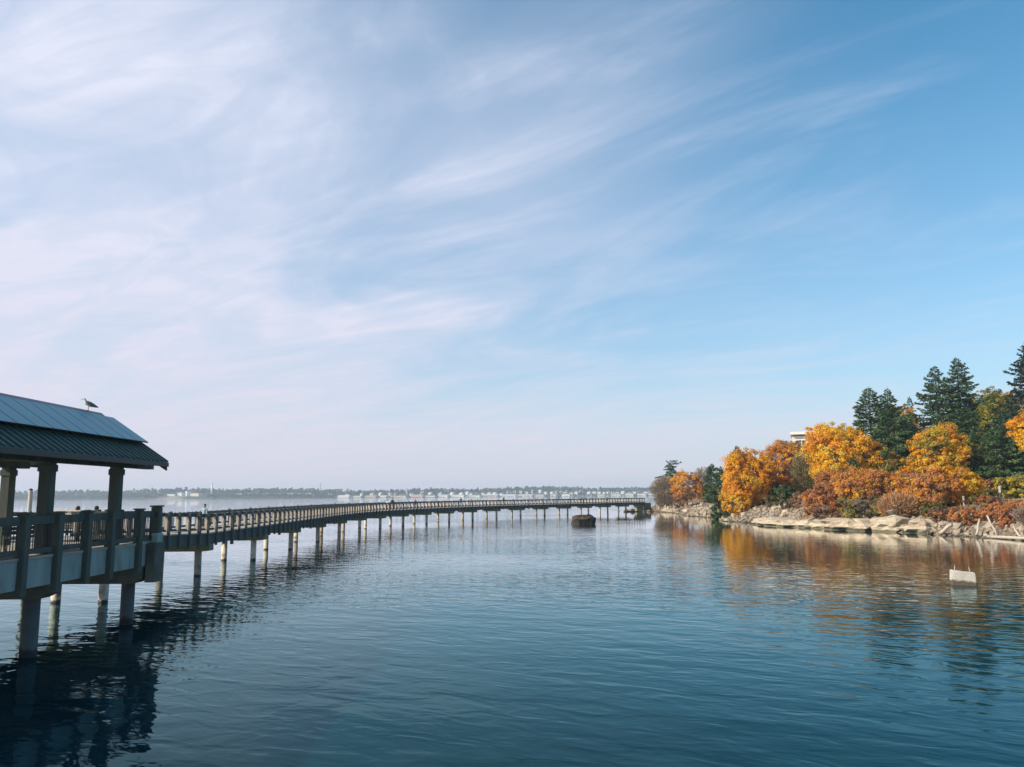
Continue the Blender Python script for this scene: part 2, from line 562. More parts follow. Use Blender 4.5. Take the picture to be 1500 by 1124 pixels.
mb = MB()
fx = list(range(-2200, 2300, 25))
rows = []
for x in fx:
    y0 = far_y(x)
    tp = far_top(x)
    lo = 0.35 if x < -480 else 0.12
    rows.append([(x, y0 - 2, -2), (x, y0, 0.8), (x, y0 + 12, tp * lo), (x, y0 + 60, tp * (lo + 0.25)), (x, y0 + 130, tp), (x, y0 + 700, tp + 6)])
n = len(rows[0])
mb.add([p for r_ in rows for p in r_], [(i * n + k, (i + 1) * n + k, (i + 1) * n + k + 1, i * n + k + 1) for i in range(len(rows) - 1) for k in range(n - 1)])
tag(mb.build('far_shore', 'far_bluff'), kind='structure')


def tint_mesh(name, V, Fq, C, mat):
    """mesh from an (N,4,3) array of quads with one tint per quad"""
    me = bpy.data.meshes.new(name)
    N = len(V)
    me.vertices.add(N * 4)
    me.vertices.foreach_set('co', V.reshape(-1).astype(np.float32))
    me.loops.add(N * 4)
    me.loops.foreach_set('vertex_index', np.arange(N * 4, dtype=np.int32))
    me.polygons.add(N)
    me.polygons.foreach_set('loop_start', np.arange(0, N * 4, 4, dtype=np.int32))
    me.polygons.foreach_set('loop_total', np.full(N, 4, np.int32))
    at = me.color_attributes.new('tint', 'FLOAT_COLOR', 'POINT')
    col = np.ones((N * 4, 4), np.float32)
    col[:, :3] = np.repeat(C, 4, 0)
    at.data.foreach_set('color', col.reshape(-1))
    me.materials.append(MATS[mat])
    me.update(calc_edges=True)
    return me


def rand_dirs(n_):
    d = rng.normal(size=(n_, 3))
    return d / np.linalg.norm(d, axis=1, keepdims=True)


def leaf_quads(P, Nrm, length, width):
    """rhombic leaves at P facing Nrm"""
    a = np.cross(Nrm, rand_dirs(len(P)))
    a /= np.linalg.norm(a, axis=1, keepdims=True) + 1e-9
    b_ = np.cross(Nrm, a)
    L = (length * rng.uniform(0.7, 1.3, len(P)))[:, None]
    Wd = (width * rng.uniform(0.7, 1.3, len(P)))[:, None]
    return np.stack([P - a * L, P + b_ * Wd, P + a * L, P - b_ * Wd], 1)


# woods of the far shore, one mass of small crowns
NW = 11500
wx = rng.uniform(-2150, 2200, NW)
wy0 = np.array([far_y(x) for x in wx])
depth = rng.uniform(0, 1, NW) ** 0.8
offy = 6 + depth * 420 * rng.choice([0.12, 1.0, 1.0], NW)
wz0 = np.array([np.interp(o, [0, 12, 60, 130, 700], [0.8, far_top(x) * (0.35 if x < -480 else 0.12), far_top(x) * (0.6 if x < -480 else 0.37), far_top(x), far_top(x) + 6]) for x, o in zip(wx, offy)])
hh = np.where(offy < 60, rng.uniform(3, 7, NW), rng.uniform(7, 16, NW)) * rng.choice([0.85, 0.95, 1.0, 1.12], NW)
fw = wx < -480
front = fw & (rng.uniform(size=NW) < 0.45)
offy = np.where(front, rng.uniform(1, 60, NW), offy)
wz0 = np.array([np.interp(o, [0, 12, 60, 130, 700], [0.8, far_top(x) * 0.35, far_top(x) * 0.6, far_top(x), far_top(x) + 6]) if f_ else z_ for x, o, f_, z_ in zip(wx, offy, front, wz0)])
hh = np.where(front, rng.uniform(4, 8.5, NW), hh)
sel = ~((wx > -470) & (offy < 60) & (rng.uniform(size=NW) < 0.80)) & ~((wx > -470) & (offy < 130) & (rng.uniform(size=NW) < 0.45)) & ~((wx > -960) & (wx < -820) & (offy < 110))
parts_V, parts_C = [], []
pal = np.array([(0.035, 0.065, 0.035), (0.05, 0.075, 0.035), (0.028, 0.05, 0.034), (0.12, 0.085, 0.045), (0.14, 0.10, 0.06), (0.06, 0.09, 0.04)])
for x, y0, o, z0, h_ in zip(wx[sel], wy0[sel], offy[sel], wz0[sel], hh[sel]):
    k = 9
    con = rng.random() < 0.45
    u = rand_dirs(k)
    tt = rng.uniform(0.15, 1, k)
    rr = (h_ * (0.28 if con else 0.45)) * (np.sqrt(np.clip(1.05 - tt, 0.02, 1)) if con else np.sqrt(np.clip(1 - (2 * tt - 1.1) ** 2, 0.1, 1)))
    P = np.stack([x + u[:, 0] * rr, y0 + o + u[:, 1] * rr, z0 + tt * h_ * 0.9], 1)
    nr = u + np.array([0, -0.4, 0.5])
    nr /= np.linalg.norm(nr, axis=1, keepdims=True)
    parts_V.append(leaf_quads(P, nr, h_ * 0.24, h_ * 0.2))
    c = pal[rng.choice(6, p=[.24, .2, .2, .12, .1, .14])] * rng.uniform(0.8, 1.25)
    parts_C.append(np.tile(c, (k, 1)))
wo = link('far_woods', tint_mesh('far_woods', np.concatenate(parts_V), None, np.concatenate(parts_C), 'leaf'))
tag(wo, 'hazy belt of woods along the far shore of the bay', 'woods', kind='stuff')


def far_z(x, o):
    lo = 0.35 if x < -480 else 0.12
    tp = far_top(x)
    return float(np.interp(o, [0, 12, 60, 130, 700], [0.8, tp * lo, tp * (lo + 0.25), tp, tp + 6]))


def house(x, o, wd, dp, h_, roof, wall, rmat, label, group, flat=False, name='house'):
    y = far_y(x) + o
    z = far_z(x, o) - 0.6
    wn_ = {'white_paint': 'white', 'cream_wall': 'cream', 'pink_wall': 'pinkish'}[wall]
    rn_ = {'pale_roof': 'pale', 'grey_roof': 'dark grey'}[rmat]
    label = label.replace('{w}', wn_).replace('{r}', rn_)
    if group:
        group = group.replace('{w}', wn_).replace('{r}', rn_)
    root = thing(name, label, 'building' if flat else 'house', (x, y, z), R(-22 if wd > 14 else hr.uniform(-55, -20)), group)
    MB().box(-wd / 2, wd / 2, 0, dp, 0, h_ + 0.6).build('wall', wall, root)
    if flat:
        MB().box(-wd / 2 - 0.3, wd / 2 + 0.3, -0.3, dp + 0.3, h_ + 0.603, h_ + 0.603 + roof).build('roof', rmat, root)
    else:
        MB().prism([(-0.6, h_ + 0.603), (dp / 2, h_ + 0.6 + roof), (dp + 0.6, h_ + 0.603)], -wd / 2 - 0.5, wd / 2 + 0.5, 'x').build('roof', rmat, root)
    k = max(2, int(wd / 4))
    for i in range(k):
        cxx = -wd / 2 + wd * (i + 0.5) / k
        MB().box(cxx - 0.7, cxx + 0.7, -0.05, 0.02, h_ * 0.45, h_ * 0.45 + 1.5).build('window', 'window_glass', root)
    return root


G1 = '{w} waterfront sheds with {r} roofs'
G2 = '{w} far town houses with {r} roofs'
hr = random.Random(5)
x = -455.0
while x < 20:
    wd = hr.uniform(16, 46)
    house(x + wd / 2, 4 + hr.uniform(0, 5), wd, 14, hr.uniform(3.0, 4.8), hr.uniform(1.2, 2.4), hr.choice(['white_paint', 'cream_wall', 'white_paint', 'pink_wall']), hr.choice(['pale_roof', 'pale_roof', 'grey_roof']),
          'long low {w} shed with {r} roof at the water of the far shore', G1, False, 'waterfront_shed')
    x += wd + hr.uniform(1, 9)
while x < 420:
    wd = hr.uniform(14, 34)
    if hr.random() < 0.72:
        house(x + wd / 2, 5 + hr.uniform(0, 8), wd, 13, hr.uniform(3.0, 5.5), hr.uniform(1.2, 2.4), hr.choice(['white_paint', 'cream_wall', 'cream_wall', 'white_paint']), hr.choice(['pale_roof', 'grey_roof']),
              'long low {w} shed with {r} roof at the water of the far shore', G1, False, 'waterfront_shed')
    x += wd + hr.uniform(4, 18)
x = -440.0
while x < 420:
    wd = hr.uniform(8, 13)
    house(x, hr.uniform(55, 110), wd, 9, hr.uniform(4.5, 6.5), hr.uniform(2.2, 3.4), hr.choice(['white_paint', 'white_paint', 'cream_wall']), hr.choice(['grey_roof', 'pale_roof']),
          'small gabled {w} house with {r} roof up the slope of the far town', G2)
    x += hr.uniform(11, 22) * (1.5 if x < -150 else 1.0)
x = -735.0
while x < -480:
    wd = hr.uniform(10, 22)
    house(x, hr.uniform(40, 70), wd, 9, hr.uniform(4, 5), hr.uniform(1.5, 2.4), hr.choice(['white_paint', 'white_paint', 'cream_wall']), 'pale_roof',
          'small {w} house with {r} roof half hidden in the far woods', '{w} houses in the far woods')
    x += hr.uniform(18, 42)
# pale works on the bluff with its white chimney
for (xx, o, wd, h_, lab) in [(-935, 40, 26, 4.5, 'long white factory hall on the pale far bluff'), (-912, 46, 15, 8, 'tall white factory block on the pale far bluff'),
                            (-893, 48, 6, 13, 'narrow white factory tower on the pale far bluff'), (-866, 44, 28, 7.5, 'broad cream factory building beside the far white chimney')]:
    house(xx, o, wd, 14, h_, 0.8, 'white_paint' if wd < 27 else 'cream_wall', 'pale_roof', lab, None, True, 'factory_building')
bl = MB()
bx = [-985, -960, -935, -905, -880, -855]
bz = [1.5, 5, 6.5, 7, 5.5, 2]
bl.add([p for x_, z_ in zip(bx, bz) for p in ((x_, far_y(x_) - 3, 0.2), (x_, far_y(x_) + 16, z_), (x_, far_y(x_) + 60, z_ + 0.5))],
       [(i * 3 + k, i * 3 + 3 + k, i * 3 + 4 + k, i * 3 + 1 + k) for i in range(5) for k in range(2)])
tag(bl.build('pale_bluff', 'pale_bluff'), kind='structure')
ch = thing('chimney_stack', 'tall white chimney stack rising above the far woods', 'chimney', (-822, far_y(-822) + 60, far_z(-822, 60) - 1))
MB().tube([(0, 0, 0), (0, 0, 34)], [3.0, 2.1], 14).build('shaft', 'white_paint', ch, True)
MB().tube([(0, 0, 33.4), (0, 0, 34.6)], [2.6, 2.6], 14).build('rim', 'pale_roof', ch)
ms = thing('radio_mast', 'thin grey radio mast standing above the far woods', 'mast', (-527, far_y(-527) + 130, far_z(-527, 130) - 1))
MB().tube([(0, 0, 0), (0, 0, 34)], [0.9, 0.5], 6).build('mast_pole', 'grey_metal', ms)
MB().box(-1.6, 1.6, -0.5, 0.5, 26, 27.5).box(-1.2, 1.2, -0.5, 0.5, 31, 32).build('antenna', 'grey_metal', ms)
ms = thing('water_tower', 'pale slender tower above the sheds of the far town', 'tower', (-282, far_y(-282) + 70, far_z(-282, 70) - 1))
MB().tube([(0, 0, 0), (0, 0, 18)], [1.4, 1.1], 10).build('shaft', 'white_paint', ms, True)
MB().tube([(0, 0, 15), (0, 0, 17), (0, 0, 19), (0, 0, 19.6)], [1.2, 2.2, 2.2, 0.4], 12).build('tank', 'white_paint', ms, True)
# sailing boats moored in the far marina
sb = None
for i in range(26):
    x_ = -60 + i * 15 + hr.uniform(-5, 5)
    root = thing('sailing_boat', 'white sailing boat with a bare mast moored in the far marina', 'boat', (x_, far_y(x_) - 14 - hr.uniform(0, 10), 0.0), hr.uniform(-0.3, 0.3), 'sailing boats in the far marina')
    if sb is None:
        hull = MB()
        sec = [(-5, 0.9, 1.1), (-2, 1.5, 1.2), (2, 1.45, 1.25), (5.2, 0.15, 1.5)]
        hull.add([p for (a, w_, hh_) in sec for p in ((a, -w_, hh_), (a, -w_ * 0.5, -0.3), (a, w_ * 0.5, -0.3), (a, w_, hh_))],
                 [(k * 4 + j, k * 4 + 4 + j, k * 4 + 5 + j, k * 4 + 1 + j) for k in range(3) for j in range(3)] + [(0, 1, 2, 3), (15, 14, 13, 12)] + [(k * 4, k * 4 + 3, k * 4 + 7, k * 4 + 4) for k in range(3)])
        sb = (hull.mesh('hull', 'white_paint'), MB().tube([(0.5, 0, 1.2), (0.5, 0, 13)], [0.16, 0.1], 6).mesh('boat_mast', 'pale_roof'),
              MB().box(-2, 1.6, -0.9, 0.9, 1.25, 1.95).mesh('cabin', 'white_paint'))
    for nm, d in zip(('hull', 'boat_mast', 'cabin'), sb):
        link(nm, d, root)

# ------------------------------------------------------------------ boardwalk
NEAR = [(-17.2, 1.5), (-17.3, 12.8), (-17.4, 24.0), (-17.5, 35.3), (-17.89, 46.54), (-18.25, 57.8), (-18.75, 69.1), (-19.2, 80.4), (-19.44, 91.7), (-19.23, 102.48), (-18.13, 111.6),
        (-16.21, 120.72), (-13.76, 129.76), (-10.8, 138.72), (-7.26, 147.52), (-3.17, 156.16), (1.59, 164.48), (6.7, 172.56), (12.1, 180.48), (17.5, 188.4),
        (22.8, 196.32), (28.29, 204.16), (33.92, 211.76)]


def crom(p, i, u):
    p0, p1, p2, p3 = (np.array(p[max(0, min(len(p) - 1, i + k))]) for k in (-1, 0, 1, 2))
    return 0.5 * (2 * p1 + (p2 - p0) * u + (2 * p0 - 5 * p1 + 4 * p2 - p3) * u * u + (3 * p1 - p0 - 3 * p2 + p3) * u ** 3)


SAMP = []
for i in range(len(NEAR) - 1):
    for k in range(16):
        SAMP.append(crom(NEAR, i, k / 16))
SAMP.append(np.array(NEAR[-1]))
SAMP = np.array(SAMP)
TAN = np.gradient(SAMP, axis=0)
TAN /= np.linalg.norm(TAN, axis=1, keepdims=True)
CEN = SAMP + np.stack([-TAN[:, 1], TAN[:, 0]], 1) * 1.03      # centre line: left of the near piles
ARC = np.concatenate([[0], np.cumsum(np.linalg.norm(np.diff(CEN, axis=0), axis=1))])


def deck_z(y):
    return float(np.interp(y, [33, 46], [2.82, 2.42]))


def frame(s_):
    x_ = np.interp(s_, ARC, CEN[:, 0])
    y_ = np.interp(s_, ARC, CEN[:, 1])
    tx = np.interp(s_, ARC, TAN[:, 0])
    ty = np.interp(s_, ARC, TAN[:, 1])
    return x_, y_, math.atan2(ty, tx)


TOTAL = ARC[-1]
HW = 1.86                      # half width of the deck
BAY = 1.44
bw = thing('boardwalk', 'long curving timber boardwalk on concrete piles across the bay', 'boardwalk')
# decking, thousands of boards: one mass
mb = MB()
s_ = 0.0
while s_ < TOTAL:
    x_, y_, a = frame(s_ + 0.07)
    z_ = deck_z(y_)
    ca, sa = math.cos(a), math.sin(a)
    pts = []
    for zz in (z_ - 0.06, z_):
        for (u, v) in ((-0.068, -HW), (0.068, -HW), (0.068, HW), (-0.068, HW)):
            pts.append((x_ + u * ca - v * sa, y_ + u * sa + v * ca, zz))
    mb.add(pts, [(3, 2, 1, 0), (4, 5, 6, 7), (0, 1, 5, 4), (1, 2, 6, 5), (2, 3, 7, 6), (3, 0, 4, 7)])
    s_ += 0.145
tag(mb.build('decking', 'weathered_deck', bw), kind='stuff')
# longitudinal stringers below the deck
for off in (-1.5, -0.5, 0.5, 1.5):
    vs = []
    SS = np.arange(0, TOTAL, 2.9)
    for q in SS:
        x_, y_, a = frame(q)
        z_ = deck_z(y_)
        for (v, zz) in ((off - 0.1, z_ - 0.45), (off + 0.1, z_ - 0.45), (off + 0.1, z_ - 0.065), (off - 0.1, z_ - 0.065)):
            vs.append((x_ - v * math.sin(a), y_ + v * math.cos(a), zz))
    fs = [(k * 4 + j, k * 4 + (j + 1) % 4, k * 4 + 4 + (j + 1) % 4, k * 4 + 4 + j) for k in range(len(SS) - 1) for j in range(4)]
    MB().add(vs, fs).build('stringer', 'bay_timber', bw)
# railing pieces: local x along the walk, local -y outward on the side that faces the cove
ME = {}
ME['post'] = MB().cbox(-0.065, 0.065, -0.07, 0.05, -0.74, 1.06, 0.012).mesh('rail_post', 'bay_timber')
ME['post_heavy'] = MB().cbox(-0.105, 0.105, -0.10, 0.06, -0.86, 1.12, 0.015).mesh('rail_post', 'bay_timber')
ME['panel'] = MB().prism([(0.052, 0.16), (0.19, 0.26), (0.19, 0.94), (0.052, 0.84)], -0.03, 0.03, 'x').mesh('side_panel', 'tan_timber')
ME['bracket'] = MB().prism([(0.054, 0.842), (0.27, 0.985), (0.27, 1.075), (0.054, 0.95)], -0.045, 0.045, 'x').mesh('rail_bracket', 'bay_timber')
ME['top'] = MB().box(-BAY / 2 + 0.004, BAY / 2 - 0.004, 0.20, 0.27, 0.86, 1.035).mesh('top_rail', 'bay_timber')
ME['bottom'] = MB().box(-BAY / 2 + 0.004, BAY / 2 - 0.004, 0.20, 0.26, 0.13, 0.25).mesh('bottom_rail', 'bay_timber')
ME['fascia'] = MB().box(-BAY / 2 + 0.006, BAY / 2 - 0.006, 0.055, 0.105, -0.64, -0.07).mesh('fascia_board', 'bay_timber')
s0 = ARC[16 * 2] - 2.0 * BAY
k = 0
s_ = s0
while s_ < TOTAL - 0.3:
    x_, y_, a = frame(s_)
    z_ = deck_z(y_)
    xm, ym, am = frame(s_ + BAY / 2)
    zm = deck_z(ym)
    for side in (1, -1):                       # 1: cove side, -1: open bay side
        v = -HW * side
        # no railing on the cove side where the sheltered platform joins
        if side == 1 and y_ < 30.3:
            continue
        rot = a if side == 1 else a + math.pi
        rotm = am if side == 1 else am + math.pi
        px_, py_ = x_ - v * math.sin(a), y_ + v * math.cos(a)
        mx_, my_ = xm - v * math.sin(am), ym + v * math.cos(am)
        heavy = k % 4 == 0
        link('rail_post', ME['post_heavy' if heavy else 'post'], bw, (px_, py_, z_), rot)
        link('side_panel', ME['panel'], bw, (px_, py_, z_), rot)
        link('rail_bracket', ME['bracket'], bw, (px_, py_, z_), rot)
        if s_ + BAY < TOTAL + 0.5:
            for nm, key in (('top_rail', 'top'), ('bottom_rail', 'bottom'), ('fascia_board', 'fascia')):
                o = link(nm, ME[key], bw, (mx_, my_, zm), rotm)
                if abs(deck_z(y_) - zm) > 1e-4:
                    o.rotation_euler = (0, (1 if side == 1 else -1) * math.atan2(0.40, 13), rotm)
    s_ += BAY
    k += 1
# cap beams and piles
capm = MB()
capm.prism([(-1.80, 0.02), (-1.80, 0.58), (1.80, 0.58), (1.80, 0.02), (1.45, -0.02), (-1.45, -0.02)], -0.36, 0.36, 'x')
capm = capm.mesh('cap_beam', 'mossy_cap')
pilem = MB().tube([(0, 0, -5.9), (0, 0, 2.26)], 0.195, 16).mesh('pile', 'pile_concrete', True)
for i, (nx_, ny_) in enumerate(NEAR):
    x_, y_, a = frame(ARC[min(i * 16, len(ARC) - 1)])
    dz_ = deck_z(y_) - 3.22
    link('cap_beam', capm, bw, (x_, y_, 2.19 + dz_), a)
    for v in (-1.03, 1.03):
        o = link('pile', pilem, bw, (x_ - v * math.sin(a) + 0.05 * math.sin(i * 2.3 + v), y_ + v * math.cos(a) + 0.05 * math.cos(i * 1.7), dz_), 0.7 * i)
        o.rotation_euler = (0.010 * math.sin(i * 3.1 + v), 0.010 * math.cos(i * 1.9 + v), 0.7 * i)
# abutment at the far end
x_, y_, a = frame(TOTAL)
ab = MB().box(0.0, 3.2, -1.6, 1.6, -1.0, 2.2).build('abutment', 'mossy_cap', bw)
ab.location = (x_, y_, 0.0)
ab.rotation_euler = (0, 0, a)

# ------------------------------------------------------------------ sheltered platform beside the boardwalk
PX = -12.9                     # face of the fascia
PZ = 3.64                      # deck level
Y0, Y1 = 9.0, 29.6
pf = thing('viewing_platform', 'concrete viewing platform with dark timber railing beside the boardwalk', 'platform', (0, 0, -0.8))
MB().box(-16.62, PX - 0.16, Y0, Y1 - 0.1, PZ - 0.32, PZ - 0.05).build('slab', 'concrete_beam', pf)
mb = MB()
xx = -16.60
while xx < PX - 0.2:
    mb.box(xx, min(xx + 0.138, PX - 0.164), Y0, Y1 - 0.12, PZ - 0.047, PZ)
    xx += 0.145
tag(mb.build('decking', 'weathered_deck', pf), kind='stuff')
POSTY = [11.4, 13.1, 14.75, 16.4, 18.1, 19.8, 21.5, 23.1, 24.7, 26.15, 28.1]
COLY = [15.0, 19.1, 23.2, 27.25]
edges = sorted(POSTY)
ed = [Y0] + edges + [29.2]
for a, b_ in zip(ed[:-1], ed[1:]):
    MB().cbox(PX - 0.15, PX, a + 0.01, b_ - 0.01, 2.83, PZ - 0.06, 0.01).build('fascia_panel', 'concrete_panel', pf)
    # pale ledge above each panel
    MB().box(PX - 0.20, PX + 0.035, a + 0.012, b_ - 0.012, PZ - 0.056, PZ + 0.012).build('ledge_strip', 'weathered_deck', pf)
pm_ = MB().cbox(-0.10, 0.16, -0.12, 0.12, 2.66, 4.78, 0.02).mesh('rail_post', 'dark_timber')
for y in POSTY:
    link('rail_post', pm_, pf, (PX, y, 0))
    MB().cbox(PX - 0.13, PX + 0.19, y - 0.15, y + 0.15, 4.782, 4.83, 0.015).build('post_cap', 'dark_timber', pf)
for a, b_ in zip(edges[:-1] , edges[1:]):
    MB().cbox(PX - 0.08, PX + 0.02, a + 0.13, b_ - 0.13, 4.50, 4.72, 0.01).build('top_rail', 'dark_timber', pf)
    MB().cbox(PX - 0.08, PX + 0.02, a + 0.13, b_ - 0.13, 3.72, 3.86, 0.01).build('bottom_rail', 'dark_timber', pf)
    mb = MB()
    nn = int((b_ - a - 0.26) / 0.115)
    for q in range(nn):
        yy = a + 0.13 + (b_ - a - 0.26) * (q + 0.5) / nn
        mb.box(PX - 0.04, PX - 0.022, yy - 0.009, yy + 0.009, 3.86, 4.50)
    tag(mb.build('baluster_row', 'black_metal', pf), kind='stuff')
a, b_ = 28.1, 29.5
MB().cbox(PX - 0.08, PX + 0.02, a + 0.13, b_ - 0.13, 4.50, 4.72, 0.01).build('top_rail', 'dark_timber', pf)
MB().cbox(PX - 0.08, PX + 0.02, a + 0.13, b_ - 0.13, 3.72, 3.86, 0.01).build('bottom_rail', 'dark_timber', pf)
mb = MB()
for q in range(10):
    yy = a + 0.15 + 1.1 * (q + 0.5) / 10
    mb.box(PX - 0.04, PX - 0.022, yy - 0.009, yy + 0.009, 3.86, 4.50)
tag(mb.build('baluster_row', 'black_metal', pf), kind='stuff')
# corner pier with its heavy post
cp = MB().cbox(PX + 0.002, PX + 0.34, 28.80, 29.55, 2.26, PZ - 0.02, 0.03).build('corner_pier', 'concrete_beam', pf)
MB().cbox(PX + 0.06, PX + 0.30, 29.05, 29.5, PZ - 0.018, 3.94, 0.03).build('pier_block', 'concrete_panel', cp)
MB().cbox(PX - 0.13, PX + 0.17, 29.34, 29.66, PZ + 0.03, 4.86, 0.03).build('corner_post', 'dark_timber', pf)
MB().cbox(PX - 0.17, PX + 0.21, 29.30, 29.70, 4.862, 4.92, 0.02).build('post_cap', 'dark_timber', pf)
# end railing across the far edge of the platform
for xx in (-14.2, -15.4):
    MB().cbox(xx - 0.1, xx + 0.1, 29.4, 29.6, PZ + 0.004, 4.78, 0.02).build('rail_post', 'dark_timber', pf)
for (xa, xb) in ((-14.1, PX - 0.135), (-15.3, -14.3)):
    MB().cbox(xa, xb, 29.46, 29.54, 4.50, 4.72, 0.01).build('top_rail', 'dark_timber', pf)
    MB().cbox(xa, xb, 29.46, 29.54, 3.72, 3.86, 0.01).build('bottom_rail', 'dark_timber', pf)
    mb = MB()
    for q in range(9):
        xq = xa + (xb - xa) * (q + 0.5) / 9
        mb.box(xq - 0.009, xq + 0.009, 29.49, 29.51, 3.86, 4.50)
    tag(mb.build('baluster_row', 'black_metal', pf), kind='stuff')
# cap beams and piles of the platform
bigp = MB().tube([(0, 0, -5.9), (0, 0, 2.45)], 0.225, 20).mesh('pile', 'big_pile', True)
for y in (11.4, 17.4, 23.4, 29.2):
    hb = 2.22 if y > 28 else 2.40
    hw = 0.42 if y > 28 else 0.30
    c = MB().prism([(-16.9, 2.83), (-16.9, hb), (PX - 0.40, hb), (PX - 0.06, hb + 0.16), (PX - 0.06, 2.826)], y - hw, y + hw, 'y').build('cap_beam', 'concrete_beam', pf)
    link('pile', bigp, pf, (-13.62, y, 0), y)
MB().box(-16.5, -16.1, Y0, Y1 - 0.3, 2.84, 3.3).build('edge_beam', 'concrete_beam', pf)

# ------------------------------------------------------------------ shelter with solar roof
sh = thing('shelter', 'open timber shelter with green metal roof and solar panels on the viewing platform', 'shelter', (0, 0, -0.8))
colm = MB().cbox(-0.17, 0.17, -0.17, 0.17, 0, 2.60, 0.035).mesh('column', 'dark_timber')
bracket = MB().cbox(-0.195, 0.195, -0.195, 0.195, 2.30, 2.50, 0.02).mesh('column_cap', 'dark_timber')
for y in COLY:
    for xx in (-13.32, -16.95):
        c = link('column', colm, sh, (xx, y, PZ + 0.016))
        link('column_cap', bracket, c)
ER, EL, RX_, EZ, RZ = -12.40, -17.00, -14.70, 6.45, 8.02
MB().cbox(-13.46, -13.18, 9.0, 29.75, 6.22, 6.60, 0.01).build('eave_beam', 'dark_timber', sh)
MB().cbox(-17.09, -16.81, 9.0, 28.2, 6.22, 6.44, 0.01).build('eave_beam', 'dark_timber', sh)
for y in COLY[:-1]:
    MB().cbox(-16.79, -13.48, y - 0.11, y + 0.11, 6.26, 6.42, 0.01).build('tie_beam', 'dark_timber', sh)
yA, yB = 8.0, 29.05
th = 0.10
roofs = []
for sx, ex in ((1, ER), (-1, EL)):
    r_ = MB().prism([(RX_, RZ), (ex, EZ), (ex, EZ - th), (RX_, RZ - th)], yA, yB, 'y').build('roof_slope', 'roof_metal', sh)
    roofs.append(r_)
    MB().box(min(ex, ex + 0.05 * sx), max(ex, ex + 0.05 * sx), yA - 0.02, yB + 0.02, EZ - 0.16, EZ - 0.012).build('gutter', 'black_metal', sh)
    MB().prism([(RX_, RZ - th - 0.01), (ex, EZ - th - 0.01), (ex, EZ - 0.30), (RX_, RZ - 0.34)], yB - 0.10, yB + 0.012, 'y').build('barge_board', 'dark_timber', sh)
# roof seams and panels in the frame of each slope
SL = math.hypot(ER - RX_, RZ - EZ)
dirv = Vector(((ER - RX_) / SL, 0, (EZ - RZ) / SL))
nrm = Vector((-dirv.z, 0, dirv.x))
def slope_prism(a0, a1, h0, h1, y0_, y1_, flip=1):
    pts = []
    for (q, h_) in ((a0, h0), (a1, h0), (a1, h1), (a0, h1)):
        p = dirv * q + nrm * h_
        pts.append((RX_ + p.x * flip, RZ + p.z))
    return MB().prism(pts, y0_, y1_, 'y')
y = yA + 0.15
while y < yB:
    slope_prism(0.02, SL + 0.01, 0.002, 0.062, y - 0.03, y + 0.03).build('standing_seam', 'roof_metal', roofs[0])
    slope_prism(0.02, SL + 0.01, 0.002, 0.062, y - 0.03, y + 0.03, -1).build('standing_seam', 'roof_metal', roofs[1])
    y += 0.36
y = yB - 0.05
while y > yA + 1:
    p = slope_prism(0.20, 1.80, 0.165, 0.200, y - 0.84, y).build('solar_panel', 'panel_frame', sh)
    slope_prism(0.215, 1.785, 0.201, 0.206, y - 0.825, y - 0.015).build('panel_glass', 'solar_glass', p)
    y -= 0.86
for q in (0.5, 1.5):
    slope_prism(q - 0.03, q + 0.03, 0.066, 0.160, yA + 1.2, yB - 0.1).build('mounting_rail', 'black_metal', sh)
MB().prism([(RX_ - 0.30, RZ - 0.10), (RX_, RZ + 0.145), (RX_ + 0.30, RZ - 0.10), (RX_ + 0.30, RZ - 0.06), (RX_, RZ + 0.19), (RX_ - 0.30, RZ - 0.06)], yA, yB - 0.35, 'y').build('ridge_cap', 'grey_metal', sh)

# notice board lit by the sun behind the far columns
nb_ = thing('notice_board', 'tan timber board wall standing between the far columns of the shelter', 'board', (-19.25, 29.6, deck_z(29.6)), R(-35))
for i in range(6):
    MB().cbox(-0.75 + i * 0.25 + 0.004, -0.5 + i * 0.25 - 0.004, -0.03, 0.03, 0.1, 2.35, 0.01).build('board', 'orange_timber', nb_)
for xx in (-0.70, 0.70):
    MB().box(xx - 0.05, xx + 0.05, 0.032, 0.12, 0.003, 2.3).build('post', 'dark_timber', nb_)
# lone timber pile behind the walk
mp_ = thing('mooring_pile', 'lone brown timber pile standing in the water behind the boardwalk', 'pile', (-24.62, 41.5, 0))
MB().tube([(0, 0, -5.9), (0, 0, 4.75), (0, 0, 4.82)], [0.11, 0.10, 0.08], 12).build('shaft', 'tan_timber', mp_, True)
MB().tube([(0, 0, 4.822), (0, 0, 4.90)], [0.12, 0.04], 12).build('pile_cap', 'rust', mp_)

# benches on the platform
def bench(loc, rz, label, length=1.8):
    r_ = thing('bench', label, 'bench', loc, rz)
    for q in range(4):
        MB().cbox(-length / 2, length / 2, -0.22 + q * 0.115, -0.12 + q * 0.115, 0.43, 0.47, 0.006).build('seat_slat', 'dark_timber', r_)
    for q in range(4):
        MB().cbox(-length / 2, length / 2, 0.245 + q * 0.012, 0.275 + q * 0.012, 0.52 + q * 0.115, 0.62 + q * 0.115, 0.006).build('back_slat', 'dark_timber', r_)
    for xx in (-length / 2 + 0.15, length / 2 - 0.15):
        MB().box(xx - 0.03, xx + 0.03, -0.2, -0.14, 0.004, 0.428).build('leg', 'black_metal', r_)
        MB().prism([(0.20, 0.004), (0.235, 0.428), (0.29, 0.98), (0.34, 0.98), (0.28, 0.428), (0.26, 0.004)], xx - 0.025, xx + 0.025, 'x').build('leg', 'black_metal', r_)
        MB().box(xx - 0.03, xx + 0.03, -0.139, 0.2, 0.39, 0.428).build('seat_support', 'black_metal', r_)
    return r_
bench((-14.3, 24.2, PZ - 0.8), R(90), 'slatted dark bench under the shelter by the middle railing post')
bench((-14.3, 21.2, PZ - 0.8), R(90), 'slatted dark bench under the shelter nearer the open end')
